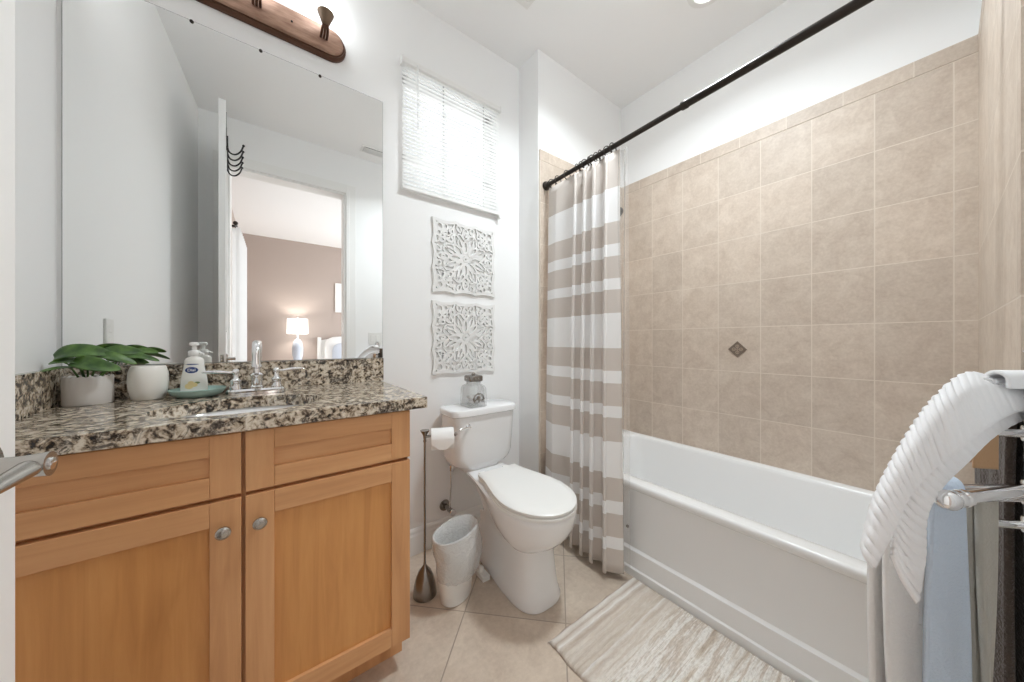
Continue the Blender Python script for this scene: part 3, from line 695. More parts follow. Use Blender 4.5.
def art_mesh(ph):
    m = MB(); q = 1.0
    out = []
    for k in range(4):                                  # scalloped border with pointed cusps
        c, s_ = math.cos(k * PI / 2), math.sin(k * PI / 2)
        for i in range(30):
            t = i / 30; x = -1 + 2 * t; y = -(0.965 - 0.055 * abs(math.cos(1.5 * PI * (x)) ) ** 0.8 + 0.02)
            out.append((x * 0.975 * c - y * s_, x * 0.975 * s_ + y * c))
    strip(m, out, 0.085, True)
    strip(m, ell(0, 0, 0.13, 0.13, 0), 0.07, True); strip(m, ell(0, 0, 0.055, 0.055, 0), 0.07, True)
    for k in range(8):
        a = k * PI / 4 + ph
        strip(m, ell(*pol(0.33, a), 0.17, 0.075, a), 0.055, True)
        strip(m, ell(*pol(0.46, a + PI / 8), 0.15, 0.055, a + PI / 8), 0.05, True)
        strip(m, [pol(0.14, a + PI / 8), pol(0.34, a + PI / 8)], 0.05)
        rr = 0.70 if k % 2 == 0 else 0.78
        strip(m, ell(*pol(rr, a), 0.17, 0.09, a), 0.055, True)
        strip(m, ell(*pol(rr, a), 0.055, 0.04, a), 0.05, True)
        for sg in (-1, 1):
            strip(m, [pol(0.50, a), pol(0.60, a + sg * 0.14), pol(0.70, a + sg * 0.24), pol(0.72, a + sg * 0.36), pol(0.64, a + sg * 0.40), pol(0.60, a + sg * 0.33)], 0.05)
            strip(m, ell(*pol(0.86, a + sg * 0.245), 0.085, 0.06, a + sg * 0.5), 0.05, True)
    for sx in (-1, 1):
        for sy in (-1, 1):
            for cx, cy, r in ((0.80, 0.80, 0.10), (0.62, 0.82, 0.075), (0.82, 0.62, 0.075), (0.66, 0.66, 0.07)):
                strip(m, ell(sx * cx, sy * cy, r, r, 0, 14), 0.055, True)
            strip(m, [(sx * 0.35, sy * 0.93), (sx * 0.40, sy * 0.80), (sx * 0.50, sy * 0.72), (sx * 0.56, sy * 0.60)], 0.05)
            strip(m, [(sx * 0.93, sy * 0.35), (sx * 0.80, sy * 0.40), (sx * 0.72, sy * 0.50), (sx * 0.60, sy * 0.56)], 0.05)
    m.v = [(x * 0.197, y, z * 0.197) for x, y, z in m.v]
    return m
for zc, lab in ((1.556, 'upper of two white carved lattice wall panels, just below the window'), (1.112, 'lower of two white carved lattice wall panels, above the toilet tank')):
    m = art_mesh(0 if zc > 1.3 else PI / 8 * 0)
    o = m.build('carved_wall_panel', 'art', local=True); o.location = (0.900, YW - 0.0135, zc)
    tag(o, lab, 'wall art', 'white carved wall panels')

# ------------------------------------------------------------------ toilet
TX = 0.912
tl = thing('toilet', 'white two-piece toilet with the lid closed beside the tub', 'toilet', (TX, 1.25, 0))
def bowl_ring(z, hw, yf, yb, bw, yc=1.06, ex=2.0, n=16):
    """half-widths along the axis: round nose at yf, widest at yc, bw at the back yb"""
    right = []
    for i in range(n + 1):
        a = PI / 2 * i / n; right.append((hw * math.sin(a) ** (2 / ex), yc - (yc - yf) * math.cos(a) ** (2 / ex)))
    for i in range(1, n // 2 + 1):
        t = i / (n // 2); right.append((hw + (bw - hw) * (t * t * (3 - 2 * t)), yc + (yb - yc) * t))
    left = [(-x, y) for x, y in reversed(right[1:])]
    return [(TX + x + (y - 1.13) * 0.05, y, z) for x, y in right + left]   # the bowl stands a touch askew
b = MB()
PX_ = 0.020                                           # the pedestal, broad and flat in front
def ped(z, hw, yf, bw, ex=2.9): return [(x + PX_, y, z_) for x, y, z_ in bowl_ring(z, hw, yf, 1.42, bw, 1.12, ex)]
b.loft([ped(0.001, 0.114, 0.968, 0.096), ped(0.012, 0.116, 0.966, 0.096), ped(0.05, 0.108, 0.982, 0.088), ped(0.12, 0.100, 0.992, 0.080), ped(0.20, 0.096, 0.996, 0.076, 2.7), ped(0.235, 0.098, 0.990, 0.076, 2.5),
        bowl_ring(0.256, 0.110, 0.958, 1.36, 0.066, 1.05, 2.2), bowl_ring(0.280, 0.130, 0.920, 1.37, 0.068, 1.05), bowl_ring(0.32, 0.151, 0.882, 1.39, 0.074, 1.05), bowl_ring(0.36, 0.161, 0.860, 1.43, 0.084, 1.05),
        bowl_ring(0.400, 0.165, 0.850, 1.47, 0.100, 1.05), bowl_ring(0.416, 0.167, 0.849, 1.47, 0.112, 1.05), bowl_ring(0.423, 0.163, 0.853, 1.47, 0.108, 1.05)])
b.build('bowl', 'porcelain', tl, smooth=True)
b = MB(); b.loft([bowl_ring(0.4245, 0.168, 0.850, 1.335, 0.110, 1.05), bowl_ring(0.427, 0.165, 0.846, 1.335, 0.112, 1.05), bowl_ring(0.436, 0.165, 0.846, 1.335, 0.112, 1.05), bowl_ring(0.4385, 0.162, 0.849, 1.333, 0.110, 1.05)])
b.build('seat', 'plastic', tl, smooth=True)
b = MB(); b.loft([bowl_ring(0.4415, 0.163, 0.852, 1.34, 0.110, 1.05), bowl_ring(0.444, 0.164, 0.847, 1.345, 0.113, 1.05), bowl_ring(0.452, 0.164, 0.847, 1.345, 0.113, 1.05), bowl_ring(0.457, 0.158, 0.855, 1.342, 0.108, 1.05), bowl_ring(0.461, 0.13, 0.90, 1.325, 0.10, 1.05), bowl_ring(0.462, 0.05, 1.0, 1.2, 0.04, 1.05)])
b.box(TX - 0.085, TX - 0.055, 1.335, 1.365, 0.424, 0.452); b.box(TX + 0.055, TX + 0.085, 1.335, 1.365, 0.424, 0.452)
b.build('lid', 'plastic', tl, smooth=True)
def tank_ring(z, hw, y0, y1, r): return [(x, y, z - (0.020 if z > 0.5 else 0.012)) for x, y in rrect(TX + 0.008, (y0 + y1) / 2, hw, (y1 - y0) / 2, r, 8)]
b = MB(); b.loft([tank_ring(0.424, 0.10, 1.46, 1.59, 0.04), tank_ring(0.452, 0.115, 1.455, 1.60, 0.05), tank_ring(0.462, 0.152, 1.445, 1.605, 0.055), tank_ring(0.480, 0.172, 1.440, 1.607, 0.055), tank_ring(0.52, 0.182, 1.435, 1.610, 0.052), tank_ring(0.735, 0.192, 1.425, 1.612, 0.050)])
b.build('tank', 'porcelain', tl, smooth=True)
b = MB(); b.loft([tank_ring(0.733, 0.194, 1.423, 1.613, 0.05), tank_ring(0.738, 0.200, 1.414, 1.616, 0.055), tank_ring(0.760, 0.201, 1.413, 1.616, 0.055), tank_ring(0.767, 0.197, 1.418, 1.614, 0.052), tank_ring(0.770, 0.19, 1.43, 1.606, 0.05)])
b.build('tank_lid', 'porcelain', tl, smooth=True)
b = MB(); hx, hz = TX - 0.110, 0.668
b.lathe([(0.013, 0), (0.013, -0.006), (0.008, -0.009), (0.007, -0.018)], (hx, 1.430, hz), 20, 'y'); b.tube([(hx + 0.006, 1.409, hz), (hx - 0.03, 1.407, hz - 0.002), (hx - 0.055, 1.410, hz - 0.006)], [0.006, 0.0055, 0.007], 12)
b.build('flush_lever', 'chrome', tl, smooth=True)
for sx in (-1, 1):
    b = MB(); b.lathe([(0.014, 0.0), (0.014, 0.016), (0.010, 0.022), (0.001, 0.024)], (TX + sx * 0.112, 1.30, 0.02), 18); b.box(TX + sx * 0.112 - 0.018, TX + sx * 0.112 + 0.018, 1.25, 1.35, 0.001, 0.021); b.build('floor_bolt_cap', 'plastic', tl, smooth=True)
# supply stop and riser
sv = thing('supply_valve', 'chrome water supply valve and hose on the wall beside the toilet', 'valve', (0.775, YW - 0.015, 0.20))
b = MB(); b.lathe([(0.030, 0.0), (0.028, -0.005), (0.012, -0.008), (0.009, -0.05), (0.013, -0.052), (0.013, -0.078), (0.006, -0.08)], (0.775, YW - 0.003, 0.20), 20, 'y'); b.build('body', 'darknickel', sv, smooth=True)
b = MB(); b.lathe([(0.006, -0.08), (0.006, -0.092), (0.016, -0.094), (0.018, -0.099), (0.016, -0.104), (0.001, -0.105)], (0.775, YW - 0.003, 0.20), 14, 'y'); b.build('handle', 'chrome', sv, smooth=True)
b = MB(); b.tube([(0.775, YW - 0.068, 0.21), (0.775, YW - 0.070, 0.26), (0.768, 1.545, 0.34), (0.762, 1.53, 0.42), (0.762, 1.525, 0.46)], 0.005, 12); b.lathe([(0.012, 0.425), (0.014, 0.43), (0.014, 0.455)], (0.762, 1.525, 0), 12); b.build('hose', 'chrome', sv, smooth=True)

# glass jar on the tank
JX, JY, JZ = 0.874, 1.495, 0.7505
jr = thing('glass_jar', 'square embossed glass jar with a metal lid on the toilet tank', 'jar', (JX, JY, JZ))
def jring(h, w_, r): return [(x, y, JZ + h) for x, y in rrect(JX, JY, w_, w_, r * 0.75, 5)]
b = MB(); b.loft([jring(0, 0.043, 0.008), jring(0.004, 0.047, 0.010), jring(0.03, 0.047, 0.010), jring(0.085, 0.045, 0.010), jring(0.098, 0.041, 0.014), jring(0.108, 0.029, 0.020), jring(0.122, 0.028, 0.020), jring(0.122, 0.025, 0.019), jring(0.106, 0.026, 0.019), jring(0.094, 0.037, 0.012), jring(0.008, 0.042, 0.008)], True, True)
b.build('body', 'jar_glass', jr, smooth=True)
b = MB(); b.loft([jring(0.120, 0.033, 0.022), jring(0.124, 0.036, 0.024), jring(0.142, 0.036, 0.024), jring(0.147, 0.033, 0.022), jring(0.150, 0.02, 0.015)]); b.build('lid', 'darknickel', jr, smooth=True)
b = MB()
for k in range(14):
    a = 2 * PI * k / 14
    b.sphere((JX + 0.034 * math.cos(a), JY + 0.034 * math.sin(a), JZ + 0.133), 0.005, 8, 6)
b.sphere((JX, JY, JZ + 0.154), 0.009, 12, 8)
b.build('lid_trim', 'nickel', jr, smooth=True)
b = MB()
arcp = [(JX + 0.026 * math.cos(a), JY - 0.0475, JZ + 0.040 + 0.024 * math.sin(a)) for a in [PI * (-0.1 + 1.2 * k / 14) for k in range(15)]]
b.tube(arcp, 0.0035, 8)
b.tube([(JX - 0.010 + 0.012 * math.cos(a), JY - 0.0475, JZ + 0.026 + 0.012 * math.sin(a)) for a in [PI * (0.1 + 0.9 * k / 10) for k in range(11)]], 0.003, 8)
b.tube([(JX + 0.013 + 0.011 * math.cos(a), JY - 0.0475, JZ + 0.024 + 0.011 * math.sin(a)) for a in [PI * (0.0 + 1.0 * k / 10) for k in range(11)]], 0.003, 8)
b.sphere((JX, JY - 0.047, JZ + 0.046), 0.009, 12, 8, (1, 0.5, 1.2))
b.build('emblem', 'darknickel', jr, smooth=True)
b = MB()
for k in range(16):
    a = k * 2.4; r = 0.026 * math.sqrt((k % 8 + 0.5) / 8)
    b.sphere((JX + r * math.cos(a), JY + r * math.sin(a), JZ + 0.020 + 0.022 * (k // 8)), 0.011, 10, 7, (1, 1, 0.8))
cot = b.build('cotton_balls', 'towel_white', jr, smooth=True)

jr.scale = (1.14, 1.14, 1.10)

# toilet paper stand with its roll, and the waste bin
HX, HY = 0.545, 1.345
ps = thing('paper_holder_stand', 'slim pewter floor stand for toilet paper with a bell base', 'paper holder', (HX, HY, 0))
b = MB(); b.lathe([(0.001, 0.001), (0.047, 0.001), (0.050, 0.005), (0.049, 0.016), (0.045, 0.045), (0.037, 0.078), (0.026, 0.104), (0.012, 0.122), (0.006, 0.130), (0.004, 0.158)], (HX, HY, 0), 36); b.build('base', 'darknickel', ps, smooth=True)
b = MB(); b.lathe([(0.0045, 0.15), (0.0045, 0.655), (0.007, 0.662), (0.0055, 0.67), (0.008, 0.688), (0.018, 0.705), (0.020, 0.709), (0.001, 0.710)], (HX, HY, 0), 20); b.build('pole', 'darknickel', ps, smooth=True)
AD = Vector((0.927, -0.374, 0)); AN = Vector((-0.374, -0.927, 0)); H0 = Vector((HX, HY, 0))
b = MB(); b.tube([H0 + Vector((0, 0, 0.682)) + AD * k for k in (0, 0.03, 0.130)], 0.0055, 12); b.sphere(H0 + AD * 0.131 + Vector((0, 0, 0.682)), 0.008, 12, 8); b.build('arm', 'darknickel', ps, smooth=True)
rl = thing('toilet_paper_roll', 'white toilet paper roll hanging on the floor stand', 'toilet paper', H0 + AD * 0.075 + Vector((0, 0, 0.622)))
b = MB(); n = 40; rc = 0.668
rings = []
for xx, r in ((0.026, 0.020), (0.026, 0.046), (0.122, 0.046), (0.122, 0.020), (0.026, 0.020)):
    rings.append([H0 + AD * xx + AN * (r * math.cos(2 * PI * i / n)) + Vector((0, 0, rc + r * math.sin(2 * PI * i / n))) for i in range(n)])
b.loft(rings, False, False); b.build('roll', 'tissue', rl, smooth=True)
def tp(a, o, z): return H0 + AD * a + AN * o + Vector((0, 0, z))
b = MB(); b.loft([[tp(0.027, 0.0465, rc + 0.01), tp(0.121, 0.0465, rc + 0.01)], [tp(0.028, 0.048, rc - 0.01), tp(0.120, 0.048, rc - 0.006)], [tp(0.060, 0.049, rc - 0.034), tp(0.088, 0.049, rc - 0.034)]], False, False, False); b.build('loose_end', 'tissue', rl, solid=0.001)

WXc, WYc, WA = 0.652, 1.262, math.radians(24)
wb = thing('waste_bin', 'small white oval waste bin with a thin bag, between paper stand and toilet', 'waste bin', (WXc, WYc, 0))
def oring(a_, b_, z, n=40, dz=0, cx=0, cy=0):
    out = []
    for i in range(n):
        t = 2 * PI * i / n; x, y = a_ * math.copysign(abs(math.cos(t)) ** 0.9, math.cos(t)), b_ * math.copysign(abs(math.sin(t)) ** 0.9, math.sin(t))
        out.append((WXc + cx + x * math.cos(WA) - y * math.sin(WA), WYc + cy + x * math.sin(WA) + y * math.cos(WA), z + dz * math.cos(t)))
    return out
WH = 0.283
b = MB(); b.loft([oring(0.070, 0.050, 0.001), oring(0.074, 0.053, 0.004), oring(0.116, 0.070, WH), oring(0.113, 0.067, WH), oring(0.071, 0.050, 0.012)]); b.build('bin', 'plastic', wb, smooth=True)
def crumple(ring, amt, seed):
    rnd = random.Random(seed); return [(x + rnd.uniform(-amt, amt), y + rnd.uniform(-amt, amt), z + rnd.uniform(-amt, amt)) for x, y, z in ring]
b = MB()
b.loft([crumple(oring(0.030, 0.02, 0.12), 0.006, 1), crumple(oring(0.082, 0.050, 0.16), 0.005, 2), crumple(oring(0.098, 0.058, 0.23), 0.003, 3), oring(0.112, 0.065, WH + 0.002), oring(0.118, 0.072, WH + 0.006), oring(0.1205, 0.074, WH - 0.002), crumple(oring(0.122, 0.078, 0.25, cx=0.004), 0.0025, 4), crumple(oring(0.121, 0.080, 0.215, cx=0.012), 0.004, 5), crumple(oring(0.119, 0.080, 0.18, cx=0.018), 0.004, 6), crumple(oring(0.115, 0.077, 0.145, cx=0.018), 0.004, 7), crumple(oring(0.105, 0.070, 0.11, dz=-0.012, cx=0.012), 0.004, 8), crumple(oring(0.096, 0.064, 0.09, dz=-0.016, cx=0.006), 0.003, 9)], True, False)
b.build('bin_liner', 'bag_clear', wb, smooth='all')

# ------------------------------------------------------------------ bathtub
tb = thing('bathtub', 'white alcove bathtub with a recessed front panel', 'bathtub', (1.74, 0.68, 0))
X0, X1, Y0, Y1, TZ = 1.362, XR - 0.012, YF + 0.012, YA - 0.012, 0.437
b = MB()
prof = [(X0 - 0.006, 0.0), (X0 - 0.006, 0.036), (X0, 0.042), (X0, 0.118), (X0 + 0.011, 0.128), (X0 + 0.011, 0.396), (X0 - 0.002, 0.406), (X0 - 0.006, 0.418), (X0 - 0.005, 0.428), (X0 - 0.001, 0.4345), (X0 + 0.005, 0.4365), (X0 + 0.030, 0.4365), (X0 + 0.030, 0.30), (X0 + 0.030, 0.0)]
b.loft([[(x, Y0, z) for x, z in prof], [(x, Y1, z) for x, z in prof]]); b.build('apron', 'acrylic', tb, smooth=True)
b = MB()
def tring(x0, x1, y0, y1, r, z): return [(x, y, z) for x, y in rrect((x0 + x1) / 2, (y0 + y1) / 2, (x1 - x0) / 2, (y1 - y0) / 2, r, 8)]
b.loft([tring(X0 + 0.014, X1, Y0, Y1, 0.002, 0.40), tring(X0 + 0.014, X1, Y0, Y1, 0.002, TZ - 0.001), tring(X0 + 0.016, X1 - 0.001, Y0 + 0.001, Y1 - 0.001, 0.002, TZ),
        tring(X0 + 0.062, X1 - 0.045, Y0 + 0.07, Y1 - 0.09, 0.10, TZ), tring(X0 + 0.068, X1 - 0.051, Y0 + 0.076, Y1 - 0.096, 0.10, TZ - 0.004), tring(X0 + 0.074, X1 - 0.056, Y0 + 0.09, Y1 - 0.102, 0.10, TZ - 0.02),
        tring(X0 + 0.10, X1 - 0.075, Y0 + 0.19, Y1 - 0.13, 0.11, 0.22), tring(X0 + 0.12, X1 - 0.095, Y0 + 0.26, Y1 - 0.15, 0.11, 0.11), tring(X0 + 0.16, X1 - 0.14, Y0 + 0.33, Y1 - 0.20, 0.10, 0.075), tring(X0 + 0.25, X1 - 0.22, Y0 + 0.5, Y1 - 0.4, 0.08, 0.070)], False, True)
b.build('basin', 'acrylic', tb, smooth=True)
b = MB(); b.lathe([(0.030, 0.0715), (0.030, 0.075), (0.024, 0.077), (0.001, 0.076)], (1.745, Y1 - 0.28, 0.0), 20); b.build('drain', 'chrome', tb, smooth=True)

# shower head and tub spout on the tub end wall
sh = thing('shower_sprayer', 'dark bronze shower head peeking past the striped curtain', 'shower head', (1.735, YA - 0.012, 1.93))
b = MB(); b.lathe([(0.032, 0), (0.03, -0.006), (0.012, -0.012)], (1.735, YA - 0.0125, 1.98), 20, 'y'); b.tube([(1.735, YA - 0.014, 1.98), (1.735, YA - 0.10, 1.985), (1.735, YA - 0.17, 1.965), (1.735, YA - 0.205, 1.935)], 0.010, 12); b.build('arm', 'bronze', sh, smooth=True)
b = MB(); p0 = Vector((1.735, YA - 0.205, 1.935)); d = Vector((0, -0.6, -0.8)).normalized()
b.tube([p0, p0 + d * 0.02, p0 + d * 0.035, p0 + d * 0.06, p0 + d * 0.066], [0.014, 0.017, 0.022, 0.040, 0.038], 24); b.build('head', 'bronze', sh, smooth=True)

# ------------------------------------------------------------------ shower rod, rings, curtain, liner
RX, RZ = 1.345, 2.028
def rodx(y): return RX - 0.030 * (YA - y)            # the rod sits slightly askew
rd = thing('shower_rod', 'dark bronze shower curtain rod spanning the tub alcove', 'curtain rod', (RX, 0.68, RZ))
b = MB(); b.tube([(rodx(YF + 0.02), YF + 0.02, RZ), (rodx(0.62), 0.62, RZ)], 0.0145, 20); b.lathe([(0.0152, 0.60), (0.0165, 0.603), (0.0165, 0.622), (0.0152, 0.626)], (rodx(0.61), 0, RZ), 20, 'y'); b.build('outer_tube', 'bronze', rd, smooth=True)
b = MB(); b.tube([(rodx(0.60), 0.60, RZ), (rodx(YA - 0.02), YA - 0.02, RZ)], 0.0120, 20); b.build('inner_tube', 'bronze', rd, smooth=True)
for y, s_ in ((YA - 0.0125, -1), (YF + 0.0125, 1)):
    b = MB(); b.lathe([(0.026, 0), (0.027, s_ * 0.006), (0.022, s_ * 0.016), (0.0185, s_ * 0.018), (0.0185, s_ * 0.034), (0.014, s_ * 0.038)], (rodx(y), y, RZ), 24, 'y'); b.build('end_flange', 'bronze', rd, smooth=True)

CY0, CY1 = 1.405, 0.920
NF = 7.0
FK = [(0, 0.15), (0.40, 1.0), (0.54, 2.0), (0.67, 3.0), (0.79, 4.0), (1.0, 5.05)]
def fold_phase(s):                                    # a broad flat first fold, then tight ones, a wide last one
    for (a0, p0), (a1, p1) in zip(FK, FK[1:]):
        if s <= a1: return p0 + (p1 - p0) * (s - a0) / (a1 - a0)
    return FK[-1][1]
def curtain_pt(s, t):                                 # s along the rod, t from top to bottom
    z = 1.997 + (0.032 - 1.997) * t
    y = CY0 + (CY1 - CY0) * s - 0.045 * t * s
    ph = 2 * PI * fold_phase(s)
    big = 0.6 if s < 0.40 else 1.0
    amp = (0.020 + 0.018 * t) * big
    x = rodx(y) * (1 - t) + RX * t - 0.006 - (0.026 + 0.034 * s) * t ** 0.8 + amp * math.cos(ph + 0.4 * t * math.sin(3 * s)) - 0.012 * t
    y += (0.014 + 0.006 * t) * math.sin(2 * ph + 0.3) * big
    if z < 0.47: x = min(x, 1.350 - 0.006)
    z += 0.010 * (1 - t) ** 6 * math.cos(ph)
    return x, y, z
b = MB(); nu, nv = 200, 50
b.grid(nu, nv, lambda a, t: curtain_pt(a, t))
cu = b.build('shower_curtain', 'curtain', smooth='all', solid=0.0018, off=0)
uv = cu.data.uv_layers.new(name='height')
zs = [1.997 + (0.032 - 1.997) * ((i % nv) / (nv - 1)) for i in range(nu * nv)]
for lp_ in cu.data.loops: uv.data[lp_.index].uv = (0, zs[lp_.vertex_index])
tag(cu, 'taupe and white striped fabric shower curtain gathered at the far end of the rod', 'shower curtain')
def liner_pt(s, t):
    z = 1.99 + (0.07 - 1.99) * t; y = 1.06 + (0.868 - 1.06) * s - 0.018 * t * s
    return 1.350 - 0.012 * s - 0.012 * (1 - t) - 0.034 * t ** 0.9 + 0.010 * math.sin(2 * PI * (5 * s) + t * 2) * (0.6 + 0.4 * t) , y, z
b = MB(); b.grid(70, 40, lambda a, t: liner_pt(a, t))
ln = b.build('curtain_liner', 'liner', smooth='all'); 
b = MB(); p = liner_pt(0.95, 0.905); b.lathe([(0.006, -0.0035), (0.007, 0), (0.006, 0.0035)], p, 14, 'x')
mg = b.build('magnet', 'darknickel', ln, smooth=True); mg['label'] = 'small dark hem magnet'
tag(ln, 'clear vinyl shower curtain liner hanging just past the striped curtain', 'shower liner')
ring0 = None
for i, yy in enumerate((1.385, 1.335, 1.262, 1.185, 1.155, 1.128, 1.102, 1.078, 1.052, 1.028, 0.985, 0.955)):
    if ring0 is None:
        m = MB(); m.torus((0, 0, -0.008), 0.0255, 0.0026, 'y', 28, 8); m.sphere((0, 0, -0.034), 0.005, 10, 8)
        o = ring0 = m.build('curtain_ring', 'bronze', smooth='all', local=True)
    else:
        o = ring0.copy(); COL.objects.link(o)
    o.location = (rodx(yy), yy, RZ); o.rotation_euler = (0, 0, random.uniform(-0.35, 0.35))
    tag(o, 'dark bronze shower curtain ring on the rod', 'curtain ring', 'rings on the shower rod')

# ------------------------------------------------------------------ rug
b = MB(); RX0, RX1, RY0, RY1 = 0.812, 1.348, 0.02, 0.862
def rugf(a, t):
    e = min(a, 1 - a, t, 1 - t); y = RY0 + (RY1 - RY0) * t; x = RX0 + (RX1 - RX0) * a
    rib = 0.0022 * math.sin(y * 2 * PI / 0.021) + 0.0012 * math.sin(x * 60 + y * 33)
    return (x + 0.003 * math.sin(y * 40) * (1 if a in (0, 1) else 0), y + 0.003 * math.sin(x * 50) * (1 if t in (0, 1) else 0), 0.002 + (0.011 + rib) * smoothstep(0, 0.02, e) ** 0.5)
b.grid(70, 180, rugf); o = b.build('bath_rug', 'rug', smooth='all'); md = o.modifiers.new('solid', 'SOLIDIFY'); md.thickness = 0.0018; md.offset = -1
tag(o, 'cream, white and taupe striped woven rug on the floor along the tub', 'rug')

# ------------------------------------------------------------------ ceiling fittings
def fixture_can(x, y):
    t = thing('recessed_light', 'round white recessed ceiling light above the tub', 'ceiling light', (x, y, CZ))
    m = MB(); m.lathe([(0.092, CZ - 0.0005), (0.090, CZ - 0.006), (0.066, CZ - 0.008), (0.062, CZ - 0.004), (0.062, CZ - 0.0015)], (x, y, 0), 40, cap=False); m.build('trim_ring', 'trim', t, smooth=True)
    m = MB(); m.lathe([(0.062, CZ - 0.001), (0.062, CZ - 0.0035), (0.03, CZ - 0.005), (0.001, CZ - 0.0055)], (x, y, 0), 40); m.build('lens', 'can_lens', t, smooth=True)

fixture_can(1.745, 0.70)
fm = thing('added_fill_dome', 'added out-of-view ceiling dome giving even fill light in front of the tub', 'ceiling light', (1.25, 0.68, CZ))  # unseen dome fixture added to even out the room light
b = MB(); b.lathe([(0.13, CZ - 0.0005), (0.13, CZ - 0.02), (0.118, CZ - 0.024)], (1.25, 0.68, 0), 40); b.build('base', 'trim', fm, smooth=True)
b = MB(); b.lathe([(0.114, CZ - 0.0245), (0.112, CZ - 0.04), (0.09, CZ - 0.07), (0.045, CZ - 0.088), (0.001, CZ - 0.092)], (1.25, 0.68, 0), 40); b.build('dome', 'fill_dome_glow', fm, smooth=True)
area('dome_fill_lamp', (1.25, 0.68, CZ - 0.10), (0, 0, 0), 0.20, 0.20, 7.4, (0.89, 0.96, 1.0), 150)  # extra fill light under the added dome
fn = thing('exhaust_fan', 'square white exhaust fan grille in the ceiling above the toilet', 'exhaust fan', (0.96, 1.18, CZ))
b = MB(); b.box(0.83, 1.092, 1.055, 1.312, CZ - 0.012, CZ - 0.0005); b.build('frame', 'trim', fn, bevel=0.004)
b = MB()
for i in range(11): b.box(0.85, 1.072, 1.075 + i * 0.02, 1.085 + i * 0.02, CZ - 0.016, CZ - 0.010)
b.build('grille', 'trim', fn)
vt = thing('ceiling_vent', 'white slotted ceiling vent near the doorway wall, seen in the mirror', 'vent', (0.84, 0.11, CZ))
b = MB(); b.box(0.68, 1.0, 0.05, 0.17, CZ - 0.008, CZ - 0.0005); b.build('frame', 'trim', vt, bevel=0.003)
b = MB(); b.box(0.70, 0.98, 0.068, 0.152, CZ - 0.0095, CZ - 0.0075); b.build('throat', 'slot', vt)
b = MB()
for i in range(7): b.box(0.70, 0.98, 0.070 + i * 0.012, 0.076 + i * 0.012, CZ - 0.014, CZ - 0.008)
b.build('louver', 'trim', vt)

# ------------------------------------------------------------------ the open door, its lever, the over-door hooks
ang = math.atan2(0.043, 0.655)
DHT, DW, DT = 2.59, 0.655, 0.035
dr = bpy.data.objects.new('door_1', None); COL.objects.link(dr); dr.location = (-0.245, YF + 0.002, 0.008); dr.rotation_euler = (0, 0, -ang); struct(dr)
# local frame: y runs along the leaf away from the hinge, x = 0 is the face toward the room
b = MB(); b.box(-DT, 0, 0.004, DW, 0, DHT)
struct(b.build('door_leaf', 'trim', dr, local=True, bevel=0.002))
b = MB()
for x0, x1 in ((-0.0005, 0.004),):
    for z0, z1 in ((0.15, 0.95), (1.15, 2.40)):
        b.box(x0, x1, 0.11, 0.125, z0, z1); b.box(x0, x1, DW - 0.125, DW - 0.11, z0, z1); b.box(x0, x1, 0.11, DW - 0.11, z0, z0 + 0.015); b.box(x0, x1, 0.11, DW - 0.11, z1 - 0.015, z1)
struct(b.build('door_moulding', 'trim', dr, local=True, bevel=0.002))
for z in (0.2, 1.25, 2.3):
    b = MB(); b.lathe([(0.006, z - 0.045), (0.006, z + 0.045)], (-DT - 0.004, 0.004, 0), 12); struct(b.build('door_hinge', 'nickel', dr, local=True, smooth=True))
LZ, LY = 0.972, DW - 0.062
b = MB(); b.lathe([(0.031, 0.0), (0.031, 0.004), (0.026, 0.009), (0.011, 0.011), (0.0095, 0.030)], (0, LY, LZ), 28, 'x')
lv = b.build('door_handle', 'nickel', dr, local=True, smooth=True); struct(lv)
b = MB()
b.tube([(0.020, LY, LZ), (0.034, LY, LZ), (0.046, LY, LZ)], [0.0095, 0.0100, 0.0112], 22)
b.tube([(0.036, LY + 0.004, LZ), (0.037, LY - 0.018, LZ - 0.001), (0.035, LY - 0.050, LZ - 0.004), (0.030, LY - 0.085, LZ - 0.003), (0.026, LY - 0.11, LZ + 0.001)], [0.0098, 0.0086, 0.0072, 0.0076, 0.006], 18, flat=0.8)
lev = b.build('door_lever', 'nickel', lv, local=True, smooth=True); struct(lev)
b = MB(); b.lathe([(0.0058, 0.046), (0.0058, 0.0472), (0.0048, 0.0476), (0.001, 0.0474)], (0, LY, LZ), 18, 'x'); b.box(0.0465, 0.0482, LY - 0.004, LY + 0.004, LZ - 0.0009, LZ + 0.0009)
struct(b.build('door_privacy_button', 'chrome', lv, local=True, smooth=True))
b = MB(); b.box(-0.026, -0.009, DW - 0.001, DW + 0.0008, LZ - 0.03, LZ + 0.03); b.box(-0.022, -0.013, DW, DW + 0.008, LZ - 0.009, LZ + 0.009); struct(b.build('door_latch', 'nickel', dr, local=True, bevel=0.001))

